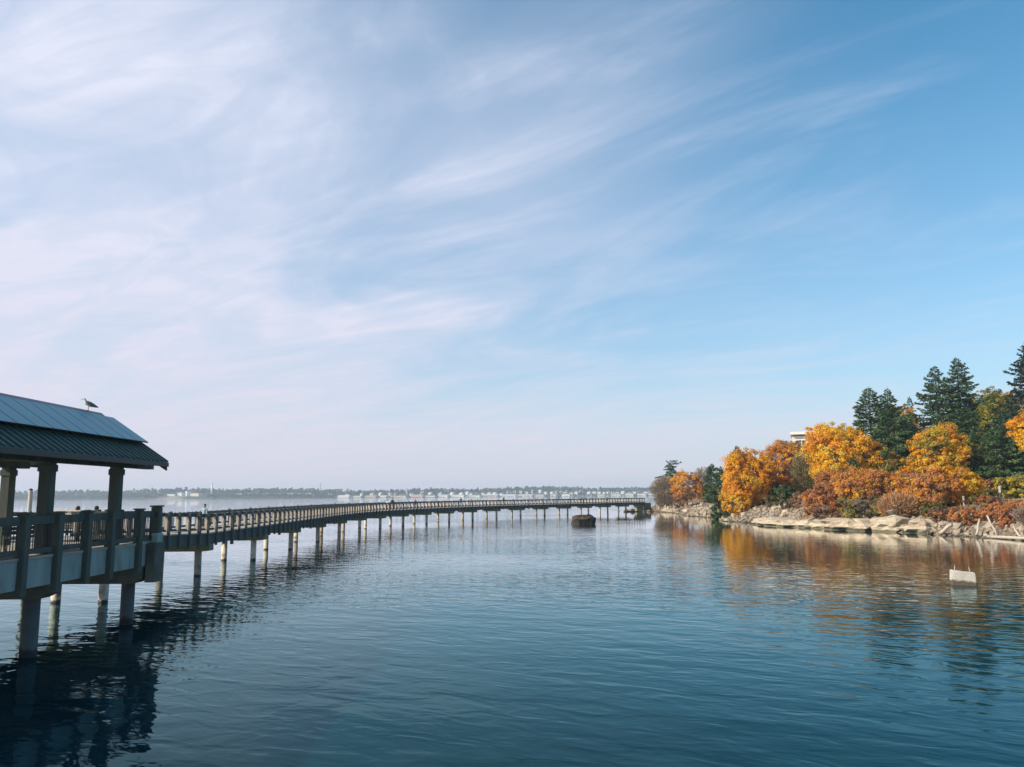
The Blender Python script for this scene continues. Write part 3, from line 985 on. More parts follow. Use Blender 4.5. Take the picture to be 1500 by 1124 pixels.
# long sunlit bench on the boardwalk
lb = thing('long_bench', 'long tan timber bench with high back on the boardwalk behind the shelter', 'bench', (-19.25, 36.6, deck_z(36.6)), R(-3))
for q in range(7):
    MB().cbox(-1.22, 1.22, -0.02, 0.02, 0.30 + q * 0.115, 0.405 + q * 0.115, 0.006).build('back_board', 'tan_timber' if q > 4 else 'dark_timber', lb)  # lower boards coloured dark to stand in for shade around the shelter
MB().cbox(-1.25, 1.25, -0.07, 0.07, 1.107, 1.15, 0.01).build('back_cap', 'tan_timber', lb)
for q in range(4):
    MB().cbox(-1.22, 1.22, 0.06 + q * 0.12, 0.165 + q * 0.12, 0.42, 0.46, 0.006).build('seat_board', 'tan_timber', lb)
for xx in (-1.0, 0.0, 1.0):
    MB().box(xx - 0.04, xx + 0.04, -0.06, -0.021, 0.004, 1.10).build('leg', 'dark_timber', lb)
    MB().box(xx - 0.04, xx + 0.04, 0.42, 0.5, 0.004, 0.418).build('leg', 'dark_timber', lb)

# ------------------------------------------------------------------ people
PERSON_N = 0


def person_mat(jacket, legs, skin, z_hip, z_neck, name):
    m = bpy.data.materials.new(name)
    m.use_nodes = True
    t = NT(m.node_tree)
    out = t.n('ShaderNodeOutputMaterial')
    b = t.n('ShaderNodeBsdfPrincipled', i_Roughness=0.85)
    t.l(b.outputs[0], out.inputs[0])
    tcn = t.n('ShaderNodeTexCoord')
    sp = t.n('ShaderNodeSeparateXYZ')
    t.l(tcn.outputs['Object'], sp.inputs[0])
    z = sp.outputs[2]
    c = t.mix(t.math('GREATER_THAN', z, 0.085), (0.03, 0.03, 0.035), legs)
    c = t.mix(t.math('GREATER_THAN', z, z_hip), c, jacket)
    c = t.mix(t.math('GREATER_THAN', z, z_neck), c, skin)
    nz = t.n('ShaderNodeTexNoise', i_Scale=14.0, i_Detail=3)
    t.l(tcn.outputs['Object'], nz.inputs['Vector'])
    c = t.mix(t.math('MULTIPLY', nz.outputs[0], 0.35), c, tuple(v * 0.55 for v in jacket), 'MIX')
    t.l(c, b.inputs['Base Color'])
    return m


def person(loc, rz, height, jacket, legs, hair, label, seated=False, walk=0.25, bulk=1.0, hands_front=False):
    global PERSON_N
    PERSON_N += 1
    f = height / 1.75
    hip = 0.92
    V, E_, RD = [], [], []

    def v(p, r_, par=None):
        V.append(p)
        RD.append(r_)
        if par is not None:
            E_.append((par, len(V) - 1))
        return len(V) - 1
    pz = 0.50 if seated else hip
    dzz = pz - hip
    pel = v((0, 0, pz), (0.155 * bulk, 0.115 * bulk))
    wa = v((0, 0, 1.08 + dzz), (0.145 * bulk, 0.105 * bulk), pel)
    chs = v((0, 0.01, 1.28 + dzz), (0.165 * bulk, 0.12 * bulk), wa)
    shl = v((0, 0.0, 1.43 + dzz), (0.12, 0.085), chs)
    nk = v((0, 0.01, 1.51 + dzz), (0.055, 0.055), shl)
    h1 = v((0, 0.02, 1.58 + dzz), (0.078, 0.088), nk)
    h2 = v((0, 0.02, 1.66 + dzz), (0.082, 0.098), h1)
    h3 = v((0, 0.01, 1.73 + dzz), (0.055, 0.065), h2)
    v((0, 0.125, 1.62 + dzz), (0.012, 0.014), h1)         # nose
    for s_ in (-1, 1):
        if seated:
            kn = v((s_ * 0.11, 0.44, 0.50), (0.068, 0.068), v((s_ * 0.10, 0.16, 0.51), (0.088, 0.088), pel))
            an = v((s_ * 0.11, 0.47, 0.10), (0.042, 0.042), kn)
            v((s_ * 0.12, 0.64, 0.045), (0.035, 0.035), an)
        else:
            st = walk * s_
            kn = v((s_ * 0.10, 0.5 * st + 0.05, 0.50), (0.066, 0.066), v((s_ * 0.095, 0.1 * st, 0.80), (0.09, 0.09), pel))
            an = v((s_ * 0.10, st * 0.9 - 0.03, 0.10), (0.042, 0.042), kn)
            v((s_ * 0.11, st * 0.9 + 0.15, 0.045), (0.036, 0.036), an)
        sh_ = v((s_ * 0.19, 0.0, 1.40 + dzz), (0.062, 0.062), shl)
        if seated or hands_front:
            el = v((s_ * 0.25, 0.06, 1.14 + dzz), (0.047, 0.047), sh_)
            wr = v((s_ * 0.17, 0.27, 1.02 + dzz), (0.032, 0.032), el)
            dr = Vector((-s_ * 0.3, 0.9, -0.1)).normalized()
        else:
            el = v((s_ * 0.25, -0.10 * s_ * walk * 4 * 0.5, 1.13 + dzz), (0.047, 0.047), sh_)
            wr = v((s_ * 0.26, -0.22 * s_ * walk * 2 + 0.05, 0.90 + dzz), (0.032, 0.032), el)
            dr = Vector((0, 0.15, -1)).normalized()
        w0 = Vector(V[wr])
        pa = v(tuple(w0 + dr * 0.07), (0.036, 0.02), wr)
        side = Vector((0, 1, 0)) if abs(dr.z) > 0.5 else Vector((s_, 0.3, 0)).normalized()
        for q, L in enumerate((0.075, 0.085, 0.08, 0.06)):
            b0 = w0 + dr * 0.10 + side * (q - 1.5) * 0.021
            k1 = v(tuple(b0 + dr * 0.02), (0.0095, 0.0095), pa)
            v(tuple(b0 + dr * (0.02 + L) + Vector((-s_ * 0.02, 0, 0))), (0.008, 0.008), k1)
        v(tuple(w0 + dr * 0.075 + side * 0.06), (0.010, 0.010), pa)
    V2 = [(p[0] * f, p[1] * f, p[2] * f) for p in V]
    me = bpy.data.meshes.new('body')
    me.from_pydata(V2, E_, [])
    root = thing('person', label, 'person', loc, rz)
    zneck = (1.475 + dzz) * f
    me.materials.append(person_mat(jacket, legs, (0.50, 0.33, 0.25), ((0.60 if seated else 0.88) * f), zneck, 'clothes_%d' % PERSON_N))
    o = link('body', me, root)
    md = o.modifiers.new('Skin', 'SKIN')
    md.use_smooth_shade = True
    for i, r_ in enumerate(RD):
        me.skin_vertices[0].data[i].radius = (r_[0] * f, r_[1] * f)
    me.skin_vertices[0].data[0].use_root = True
    o.modifiers.new('Sub', 'SUBSURF').levels = 1
    o.modifiers['Sub'].render_levels = 1
    # hair: a shell over the back and top of the head
    bm = bmesh.new()
    bmesh.ops.create_icosphere(bm, subdivisions=3, radius=1.0)
    bmesh.ops.delete(bm, geom=[q for q in bm.verts if q.co.z < -0.75 or (q.co.y > 0.25 and q.co.z < 0.45)], context='VERTS')
    for q in bm.verts:
        q.co = Vector((q.co.x * 0.098, q.co.y * 0.118 + 0.005, q.co.z * 0.115 + 1.665 + dzz)) * f
    hm = bpy.data.meshes.new('hair')
    bm.to_mesh(hm)
    bm.free()
    for p_ in hm.polygons:
        p_.use_smooth = True
    key = 'hair_%d' % PERSON_N
    pm(key, hair, tuple(v_ * 0.6 for v_ in hair), 20, 0.6, 0.4, 60)
    hm.materials.append(MATS[key])
    link('hair', hm, root)
    return root


DENIM = (0.06, 0.075, 0.11)
BLACK = (0.025, 0.025, 0.028)
person((-18.95, 50.1, deck_z(50)), R(160), 1.56, (0.33, 0.45, 0.52), DENIM, (0.05, 0.04, 0.035), 'person in a pale blue jacket walking on the boardwalk near the platform')
person((-19.72, 36.95, deck_z(36.95)), R(-20), 1.74, (0.10, 0.05, 0.05), DENIM, (0.07, 0.03, 0.025), 'person with auburn hair sitting on the long tan bench', seated=True)
person((-18.86, 36.92, deck_z(36.9)), R(15), 1.74, (0.03, 0.03, 0.032), BLACK, (0.02, 0.018, 0.018), 'person with black hair sitting on the long tan bench', seated=True)
DK = 2.424
person((-17.6, 119.1, DK), R(170), 1.66, BLACK, BLACK, (0.03, 0.025, 0.02), 'person in a bulky black coat on the boardwalk before the far sheds', bulk=1.35)
person((-18.0, 117.0, DK), R(165), 1.46, (0.70, 0.68, 0.66), DENIM, (0.25, 0.17, 0.10), 'person in a white jacket beside the one in the bulky black coat')
person((-15.3, 127.85, DK), R(10), 1.42, (0.05, 0.035, 0.035), BLACK, (0.05, 0.03, 0.025), 'child in a dark coat walking alone along the boardwalk', bulk=1.25)
person((-9.3, 145.8, DK), R(-20), 1.68, (0.05, 0.06, 0.08), DENIM, (0.03, 0.025, 0.022), 'person in a dark navy jacket on the middle of the boardwalk')
person((-7.65, 149.1, DK), R(160), 1.46, (0.42, 0.20, 0.17), DENIM, (0.04, 0.03, 0.03), 'person in a faded red top on the boardwalk')
person((-1.8, 160.7, DK), R(150), 1.62, (0.035, 0.035, 0.04), BLACK, (0.03, 0.025, 0.022), 'person in black walking where the boardwalk bends toward the shore')
person((23.1, 198.6, DK), R(-40), 1.36, (0.06, 0.05, 0.05), DENIM, (0.05, 0.035, 0.03), 'small dark figure on the boardwalk close to the rocky shore')

# ------------------------------------------------------------------ gull on the roof ridge
gl = thing('gull', 'grey and white gull standing on the shelter roof ridge', 'bird', (RX_ + 0.02, 27.75, RZ - 0.8 + 0.185), R(180))
pm('gull_white', (0.60, 0.57, 0.54), (0.46, 0.43, 0.41), 12, 0.8)
pm('gull_grey', (0.15, 0.155, 0.17), (0.085, 0.09, 0.10), 14, 0.8)
pm('gull_bill', (0.45, 0.30, 0.10), (0.35, 0.22, 0.09), 14, 0.6)
chain = [((-0.24, 0, 0.115), (0.012, 0.022)), ((-0.13, 0, 0.165), (0.055, 0.055)), ((-0.01, 0, 0.215), (0.088, 0.085)), ((0.075, 0, 0.265), (0.08, 0.075)), ((0.115, 0, 0.33), (0.047, 0.047)), ((0.135, 0, 0.385), (0.046, 0.044)), ((0.16, 0, 0.395), (0.036, 0.034))]
me = bpy.data.meshes.new('body')
me.from_pydata([c[0] for c in chain], [(i, i + 1) for i in range(len(chain) - 1)], [])
me.materials.append(MATS['gull_white'])
o = link('body', me, gl)
o.modifiers.new('Skin', 'SKIN').use_smooth_shade = True
for i, c in enumerate(chain):
    me.skin_vertices[0].data[i].radius = c[1]
me.skin_vertices[0].data[2].use_root = True
o.modifiers.new('Sub', 'SUBSURF').render_levels = 2
for s_ in (-1, 1):
    bm = bmesh.new()
    bmesh.ops.create_icosphere(bm, subdivisions=3, radius=1.0)
    for q in bm.verts:
        tpr = 0.55 + 0.45 * min(1, max(0, (q.co.x + 1) / 1.2))
        x0 = q.co.x
        q.co = Vector((x0 * 0.205 - 0.105, s_ * 0.066 + q.co.y * 0.030 * tpr - s_ * max(0, -x0) * 0.035, q.co.z * 0.072 * tpr + 0.205 + x0 * 0.095))
    wm = bpy.data.meshes.new('wing')
    bm.to_mesh(wm)
    bm.free()
    for p_ in wm.polygons:
        p_.use_smooth = True
    wm.materials.append(MATS['gull_grey'])
    link('wing', wm, gl)
    MB().tube([(0.0, s_ * 0.03, 0.16), (0.005, s_ * 0.03, 0.08), (0.0, s_ * 0.03, 0.008)], [0.012, 0.007, 0.008], 6).box(-0.01, 0.05, s_ * 0.03 - 0.02, s_ * 0.03 + 0.02, 0.0, 0.008).build('leg', 'gull_bill', gl)
    MB().tube([(0.16, s_ * 0.03, 0.402), (0.16, s_ * 0.039, 0.402)], 0.007, 8).build('eye', 'black_metal', gl)
MB().tube([(0.18, 0, 0.385), (0.225, 0, 0.378), (0.245, 0, 0.368)], [0.014, 0.010, 0.003], 8).build('beak', 'gull_bill', gl)
gl.rotation_euler = (0, 0, R(200))

# ------------------------------------------------------------------ rocks, ledges, block in the water
bm = bmesh.new()
bmesh.ops.create_icosphere(bm, subdivisions=5, radius=1.0)
for q in bm.verts:
    p = q.co.copy()
    sq = Vector((math.copysign(abs(p.x) ** 0.6, p.x), math.copysign(abs(p.y) ** 0.7, p.y), math.copysign(abs(p.z) ** 0.55, p.z)))
    d_ = 1 + 0.16 * mnoise.fractal(p * 1.6 + Vector((3, 1, 8)), 0.8, 2.1, 6) + 0.05 * mnoise.fractal(p * 7, 0.8, 2.0, 3)
    q.co = Vector((sq.x * 1.74, sq.y * 1.5, sq.z * 1.2 + 0.05)) * d_
    if q.co.z > 0:
        q.co.x *= 1 - 0.05 * q.co.z
rm = bpy.data.meshes.new('sea_rock')
bm.to_mesh(rm)
bm.free()
for p_ in rm.polygons:
    p_.use_smooth = True
rm.materials.append(MATS['mussel_rock'])
tag(link('sea_rock', rm, None, (10.75, 124.0, 0.15), R(10)), 'dark weed covered rock standing alone in the water off the boardwalk', 'rock')

bk = thing('concrete_block', 'tilted pale concrete block with two rusty rods standing in the water', 'block', (21.6, 39.6, 0), R(-14))
bm = bmesh.new()
vs = [(-0.57, -0.39, -0.84), (0.60, -0.39, -0.84), (0.60, 0.39, -0.84), (-0.57, 0.39, -0.84), (-0.50, -0.32, 0.60), (0.46, -0.32, 0.50), (0.46, 0.32, 0.50), (-0.50, 0.32, 0.60)]
bv = [bm.verts.new(p) for p in vs]
for fc in ((3, 2, 1, 0), (4, 5, 6, 7), (0, 1, 5, 4), (1, 2, 6, 5), (2, 3, 7, 6), (3, 0, 4, 7)):
    bm.faces.new([bv[i] for i in fc])
bmesh.ops.bevel(bm, geom=list(bm.edges), offset=0.035, segments=2, affect='EDGES')
bmesh.ops.subdivide_edges(bm, edges=list(bm.edges), cuts=2, use_grid_fill=True)
for q in bm.verts:
    q.co += Vector((1, 1, 1)) * (0.03 * mnoise.noise(q.co * 3) + 0.014 * mnoise.noise(q.co * 11))
cm = bpy.data.meshes.new('block')
bm.to_mesh(cm)
bm.free()
cm.materials.append(MATS['block_concrete'])
for q in cm.vertices:
    if q.co.z > 0:
        q.co.z *= 1.18
link('block', cm, bk)
for (xx, zz, ln, bend) in ((-0.35, 0.66, 0.26, 0.02), (0.31, 0.58, 0.25, -0.04)):
    MB().tube([(xx, 0, zz - 0.05), (xx + bend * 0.4, 0, zz + ln * 0.6), (xx + bend, 0, zz + ln)], 0.018, 6).build('rod', 'driftwood', bk)

# boulders along the shore
HULL = []
hrng = random.Random(21)
for i in range(9):
    bm = bmesh.new()
    for q in range(11):
        d_ = Vector((hrng.gauss(0, 1), hrng.gauss(0, 1), hrng.gauss(0, 1))).normalized()
        bm.verts.new(Vector((d_.x * hrng.uniform(0.75, 1.1), d_.y * hrng.uniform(0.6, 0.95), d_.z * hrng.uniform(0.5, 0.8))))
    res = bmesh.ops.convex_hull(bm, input=list(bm.verts))
    bmesh.ops.delete(bm, geom=[g_ for g_ in res['geom_interior'] if isinstance(g_, bmesh.types.BMVert)], context='VERTS')
    pair = []
    for mn in ('boulder_tan', 'boulder_grey'):
        rmesh = bpy.data.meshes.new('boulder')
        bm.to_mesh(rmesh)
        rmesh.materials.append(MATS[mn])
        pair.append(rmesh)
    bm.free()
    HULL.append(pair)


def on_coast(y):
    """x of the coast at y for the stretch that faces the cove"""
    c = _cp[5:]
    o_ = np.argsort(c[:, 1])
    return float(np.interp(y, c[o_, 1], c[o_, 0]))


def boulder(x_, y_, sz, grey, label, group, sink=0.25):
    sz *= 0.66
    if coast_dist(np.array([x_]), np.array([y_]))[0] < 1.0:
        label, group = label + ', lying at the waterline', group + ' at the waterline'
    else:
        label, group = label + ', up on the bank', group + ' up on the bank'
    o = link('boulder', hrng.choice(HULL)[1 if grey else 0], None, (x_, y_, max(gz(x_, y_), -0.15) + sz * (0.55 - sink) - 0.1))
    o.rotation_euler = (hrng.uniform(-0.5, 0.5), hrng.uniform(-0.5, 0.5), hrng.uniform(0, 6.28))
    o.scale = (sz * hrng.uniform(0.8, 1.25), sz * hrng.uniform(0.8, 1.2), sz * hrng.uniform(0.75, 1.15))
    tag(o, label, 'boulder', group)


LB1 = ('pale tan boulder heaped on the far point near the boardwalk', 'boulders on the far point')
LB2 = ('pale tan boulder in the riprap below the orange maple', 'boulders below the orange maple')
LB3 = ('grey angular boulder in the riprap below the rusty barrier', 'boulders below the rusty barrier')
for i in range(70):
    y = hrng.uniform(165.8, 221.7)
    boulder(on_coast(y) + hrng.uniform(-0.6, 5), y, hrng.uniform(0.7, 1.7), False, *LB1)
for i in range(120):
    y = hrng.uniform(113.4, 165.8)
    off = hrng.uniform(-0.5, 6.2)
    boulder(on_coast(y) + off, y, hrng.uniform(0.5, 1.25) * (1.15 if off < 2 else 0.85), False, *LB2)
for i in range(100):
    y = hrng.uniform(67.68, 89.25)
    off = hrng.uniform(-0.6, 5.0)
    boulder(on_coast(y) + off, y, hrng.uniform(0.4, 1.0) * (0.8 if off < 1.2 else 1.15), off > 1.6 or hrng.random() < 0.25, *LB3)
for i in range(18):
    boulder(hrng.uniform(27.92, 37.65), hrng.uniform(205.6, 217.4), hrng.uniform(0.9, 1.8), False, *LB1)
# more small stones between the boulders: one mass
mb = MB()
for i in range(3000):
    y = hrng.uniform(65.99, 221.7)
    low_ = 2.5 if 90 < y < 115 else -0.4
    x_ = on_coast(y) + hrng.uniform(low_, 6.0)
    sz = hrng.uniform(0.14, 0.6) * hrng.uniform(0.6, 1)
    src = hrng.choice(HULL)[0]
    rotm = Matrix.Rotation(hrng.uniform(0, 6.28), 3, 'Z') @ Matrix.Rotation(hrng.uniform(-0.6, 0.6), 3, 'X')
    base = Vector((x_, y, max(gz(x_, y), -0.1) + sz * 0.2))
    mb.add([tuple(base + rotm @ (q.co * sz)) for q in src.vertices], [tuple(p_.vertices) for p_ in src.polygons])
tag(mb.build('rubble', 'rubble_stone'), 'small loose stones between the shoreline boulders', 'rubble', kind='stuff')


def ledge(pts, top, label, seed):
    """a shelf of bedrock: outline pts (x, y), stepped down to the water"""
    r_ = random.Random(seed)
    cx_, cy_ = sum(p[0] for p in pts) / len(pts), sum(p[1] for p in pts) / len(pts)
    dense = []
    for a, b_ in zip(pts, pts[1:] + pts[:1]):
        L = math.hypot(b_[0] - a[0], b_[1] - a[1])
        kk = max(2, int(L / 0.7))
        for q in range(kk):
            dense.append((a[0] + (b_[0] - a[0]) * q / kk, a[1] + (b_[1] - a[1]) * q / kk))
    m_ = MB()
    rings = []
    lv = [(-0.7, 0.10), (0.10, -0.12), (0.34 * top, 0.22), (0.55 * top, -0.05), (0.60 * top, -0.20), (0.9 * top, -0.16), (top, -0.55), (top + 0.18, -1.6)]
    for (zz, grow) in lv:
        ring = []
        for (x_, y_) in dense:
            d_ = Vector((x_ - cx_, y_ - cy_))
            L = d_.length
            nn = mnoise.noise(Vector((x_ * 0.55, y_ * 0.55, zz * 1.3 + seed))) * 0.75 + mnoise.noise(Vector((x_ * 1.7, y_ * 1.7, zz * 3 + seed))) * 0.5
            k_ = max(0.1, (L + grow + nn) / L)
            zn = 0 if zz < 0 else 0.16 * mnoise.noise(Vector((x_ * 0.5, y_ * 0.5, seed + 9))) * (0.4 + zz)
            ring.append((cx_ + d_.x * k_ * r_.uniform(0.993, 1.007), cy_ + d_.y * k_, zz + zn))
        rings.append(ring)
    nn = len(dense)
    fs = [(k_ * nn + i, k_ * nn + (i + 1) % nn, k_ * nn + nn + (i + 1) % nn, k_ * nn + nn + i) for k_ in range(len(lv) - 1) for i in range(nn)]
    top_c = len(lv) * nn
    vs_ = [p for rg in rings for p in rg] + [(cx_, cy_, top + 0.3)]
    fs += [((len(lv) - 1) * nn + i, (len(lv) - 1) * nn + (i + 1) % nn, top_c) for i in range(nn)]
    o = m_.add(vs_, fs).build('sandstone_ledge', 'ledge_cream', None)
    tag(o, label, 'rock ledge')


ledge([(35.11, 118.86), (34.52, 112.52), (35.53, 107.61), (39.34, 107.02), (40.61, 112.52), (38.92, 118.44)], 0.85, 'low cream sandstone shelf jutting into the water below the russet shrub', 3)
ledge([(36.89, 106.85), (37.39, 104.06), (40.27, 103.72), (41.12, 106.26)], 0.97, 'broken cream sandstone block beside the dark cleft', 5)
ledge([(37.65, 103.47), (38.24, 99.41), (40.61, 94.41), (43.57, 95.17), (43.99, 99.83), (41.45, 103.63)], 1.14, 'long cream sandstone shelf below the olive scrub', 8)
ledge([(41.12, 94.08), (42.64, 91.03), (45.26, 91.88), (44.84, 94.75)], 1.61, 'stepped cream sandstone outcrop with a pale capstone', 12)
ledge([(42.98, 90.69), (44.50, 88.15), (47.04, 88.66), (46.19, 91.37)], 1.27, 'rough sandstone outcrop beside the grey riprap', 14)
for i in range(46):
    y = hrng.uniform(88, 108)
    boulder(on_coast(y) + hrng.uniform(-0.2, 4.0), y, hrng.uniform(0.35, 0.95), hrng.random() < 0.3, 'loose boulder lying on the sandstone shelves', 'boulders on the shelves')
cs = link('boulder', HULL[2][0], None, (43.3, 93.3, 2.16))
cs.scale = (0.9, 0.8, 0.55)
tag(cs, 'pale flat capstone on top of the sandstone outcrop', 'boulder')
# driftwood
for (p0, p1, r0, r1, lab) in [((46.53, 78.68, 0.25), (46.11, 79.44, 2.16), 0.11, 0.08, 'leaning pale driftwood pole propped in the grey riprap'),
                             ((45.60, 80.54, 0.25), (46.19, 80.88, 1.78), 0.13, 0.09, 'short pale driftwood stump beside the leaning pole'),
                             ((45.85, 79.10, 0.14), (46.70, 71.49, 0.29), 0.17, 0.12, 'long bleached driftwood log lying at the waterline'),
                             ((46.87, 75.80, 0.25), (46.87, 76.65, 1.27), 0.12, 0.08, 'pale split driftwood plank sticking up from the rocks'),
                             ((44.50, 85.28, 0.17), (45.09, 84.09, 1.18), 0.22, 0.15, 'thick pale slanted driftwood beam among the riprap')]:
    pp = [Vector(p0).lerp(Vector(p1), u) + Vector((0.03 * math.sin(u * 7), 0.02 * math.cos(u * 9), 0)) for u in (0, 0.3, 0.6, 1)]
    tag(MB().tube(pp, [r0, (r0 * 2 + r1) / 3, (r0 + 2 * r1) / 3, r1], 9).build('driftwood_log', 'driftwood', None, True), lab, 'driftwood')
# rusty barrier along the path, white marker post
ba = thing('barrier', 'low rusty steel barrier beam along the path above the riprap', 'barrier')
z_ = 3.51
MB().cbox(48.55, 55.3, 87.93, 88.07, z_ - 0.15, z_ + 0.02, 0.01).build('beam', 'rust', ba)
for xx in (48.8, 51.8, 54.9):
    MB().box(xx - 0.06, xx + 0.06, 88.072, 88.2, gz(xx, 88.1) - 0.3, z_ + (0.5 if xx < 49 else 0.0)).build('post', 'driftwood' if xx < 49 else 'rust', ba)
mk = thing('marker_post', 'slim white marker post in front of the olive bushes', 'post', (56.2, 93.9, gz(56.2, 93.9)))
MB().box(-0.05, 0.05, -0.05, 0.05, -0.2, 1.3).build('post', 'bark_grey', mk)
MB().box(-0.11, 0.11, -0.09, -0.051, 0.75, 1.55).build('plate', 'white_paint', mk)

# ------------------------------------------------------------------ white building on the hill
bd = thing('apartment_building', 'white flat roofed building showing above the russet trees', 'building', (91.7, 245, 5.2), R(-20))
MB().box(-6.2, 9.0, 0, 14, -2, 16.6).build('wall', 'cream_wall', bd)
MB().box(-2.0, 3.4, -0.9, -0.005, -2, 16.9).build('stair_tower', 'white_paint', bd)
MB().box(-6.8, 9.6, -1.4, 14.6, 17.0, 17.8).build('roof', 'white_paint', bd)
for fl in range(5):
    for q, xx in enumerate((-4.8, -3.0, 4.6, 6.4, 8.0)):
        wn = MB().box(xx - 0.55, xx + 0.55, -0.06, -0.004, 1.2 + fl * 3.1, 2.9 + fl * 3.1).build('window', 'white_paint', bd)
        MB().box(xx - 0.47, xx + 0.47, -0.075, -0.062, 1.28 + fl * 3.1, 2.82 + fl * 3.1).build('pane', 'window_glass', wn)

# ------------------------------------------------------------------ vegetation
YEL = [(0.840, 0.550, 0.040), (0.820, 0.462, 0.029), (0.800, 0.396, 0.023), (0.740, 0.550, 0.057)]
ORG = [(0.820, 0.418, 0.029), (0.760, 0.336, 0.029), (0.800, 0.487, 0.034), (0.620, 0.278, 0.046)]
RUS = [(0.600, 0.281, 0.098), (0.520, 0.227, 0.092), (0.660, 0.324, 0.081), (0.420, 0.227, 0.103)]
RED = [(0.50, 0.19, 0.085), (0.42, 0.16, 0.085), (0.56, 0.235, 0.075), (0.36, 0.18, 0.10)]
OLV = [(0.26, 0.235, 0.06), (0.20, 0.20, 0.06), (0.34, 0.28, 0.06), (0.15, 0.16, 0.05)]
YGR = [(0.50, 0.41, 0.05), (0.38, 0.36, 0.06), (0.58, 0.43, 0.045), (0.25, 0.26, 0.06)]
GRN = [(0.065, 0.13, 0.045), (0.09, 0.15, 0.05), (0.05, 0.105, 0.045), (0.11, 0.16, 0.06)]
DGR = [(0.058, 0.122, 0.056), (0.084, 0.150, 0.062), (0.044, 0.098, 0.052), (0.130, 0.178, 0.066)]
BRN = [(0.27, 0.20, 0.135), (0.20, 0.15, 0.105), (0.33, 0.25, 0.17), (0.17, 0.125, 0.09)]
PUR = [(0.23, 0.165, 0.15), (0.18, 0.13, 0.125), (0.29, 0.21, 0.175), (0.24, 0.15, 0.10)]


PLAN = 0.846                    # metres per unit of the planting plan below


def crown_arrays(cx_, cy_, cz_, rx_, ry_, rz_, nclump, per, leaf, pal_, lobes=5, fill=0.45, flat=0.75):
    """leaves gathered in clumps through an uneven lobed crown; returns quads, tints and the clump centres"""
    nclump, per, leaf = int(nclump * 2.8), max(12, int(per * 1.05)), leaf * 0.60
    ph = rng.uniform(0, 6.28, (6,))
    fr = rng.integers(1, 4, (3,))
    u = rand_dirs(nclump)
    az = np.arctan2(u[:, 1], u[:, 0])
    el = np.arcsin(u[:, 2])
    bumpf = 1 + 0.13 * np.sin(fr[0] * az + ph[0] + 2 * el) + 0.10 * np.sin(fr[1] * el * 2 + ph[1] + az) + 0.06 * np.sin(fr[2] * 2 * az + ph[2])
    rr = rng.uniform(fill, 1.0, nclump) ** 0.5 * np.minimum(bumpf, 1.16) * rng.uniform(0.86, 1.02, nclump)
    su = np.sign(u) * np.abs(u) ** 0.80
    K = np.stack([cx_ + su[:, 0] * rx_ * rr, cy_ + su[:, 1] * ry_ * rr, cz_ + np.where(u[:, 2] < 0, su[:, 2] * 0.95, u[:, 2]) * rz_ * rr], 1)
    mean = (rx_ + ry_ + rz_) / 3
    near = np.sort(np.linalg.norm(K[:, None, :] - K[None, :, :], axis=2), axis=1)[:, 3]
    ok = near < mean * 0.30
    K, u = K[ok], u[ok]
    nclump = len(K)
    cr = mean * rng.uniform(0.07, 0.10, nclump) * rng.choice([0.9, 1.2, 1.6, 2.3], nclump)
    off = rand_dirs(nclump * per) * (rng.uniform(0, 1, nclump * per) ** 0.45)[:, None]
    off[:, 2] *= flat
    P = np.repeat(K, per, 0) + off * np.repeat(cr, per)[:, None]
    nr = off * 0.7 + np.repeat(u, per, 0) * 0.5 + np.array([0, 0, 0.45]) + rng.normal(size=off.shape) * 0.45
    nr /= np.linalg.norm(nr, axis=1, keepdims=True)
    Q = leaf_quads(P, nr, leaf, leaf * 0.72)
    pal_ = np.array(pal_)
    field = 0.5 + 0.5 * np.sin(K[:, 0] * 0.7 + K[:, 1] * 0.3 + ph[3]) * np.sin(K[:, 2] * 0.65 + ph[4]) + rng.normal(0, 0.22, nclump)
    ci = np.clip((field * len(pal_)).astype(int), 0, len(pal_) - 1)
    C = np.repeat(pal_[ci], per, 0) * rng.uniform(0.72, 1.28, (nclump * per, 1))
    return Q, C, K


def trunk_mesh(base, top, r0, K, nlimb, mat, name='trunk'):
    mb_ = MB()
    base = Vector(base)
    top = Vector(top)
    mid = base.lerp(top, 0.5) + Vector((hrng.uniform(-0.3, 0.3), hrng.uniform(-0.3, 0.3), 0))
    mb_.tube([base - Vector((0, 0, 0.5)), base + Vector((0, 0, 0.3)), mid, top], [r0 * 1.5, r0, r0 * 0.65, r0 * 0.15], 8)
    for q in range(nlimb):
        k_ = Vector(K[hrng.randrange(len(K))])
        st = base.lerp(mid, hrng.uniform(0.45, 1.0)) if hrng.random() < 0.6 else mid.lerp(top, hrng.uniform(0, 0.6))
        m2 = st.lerp(k_, 0.5) + Vector((0, 0, 0.12 * (k_ - st).length))
        mb_.tube([st, m2, k_], [r0 * 0.38, r0 * 0.22, r0 * 0.06], 5)
    return mb_


def broadleaf(x_, y_, ztop, r_, pal_, label, cat='tree', name='autumn_tree', low=0.25, nclump=170, per=60, leaf=0.26, limbs=14, bark='bark_grey', ry=None, group=None):
    x_, y_, ztop, r_ = x_ * PLAN, y_ * PLAN, ztop * PLAN, r_ * PLAN
    z0 = gz(x_, y_)
    h_ = ztop - z0
    root = thing(name, label, cat, (x_, y_, z0), 0, group)
    ry = ry * PLAN if ry else None
    leaf *= PLAN
    rz_ = h_ * (1 - low) / 2
    cz_ = h_ - rz_
    Q, C, K = crown_arrays(0, 0, cz_, r_, ry or r_, rz_, nclump, per, leaf, pal_)
    trunk_mesh((0, 0, 0), (0, 0, h_ * 0.8), max(0.09, h_ * 0.018), K, limbs, bark).build('trunk', bark, root, True)
    link('crown', tint_mesh('crown', Q, None, C, 'leaf'), root)
    return root


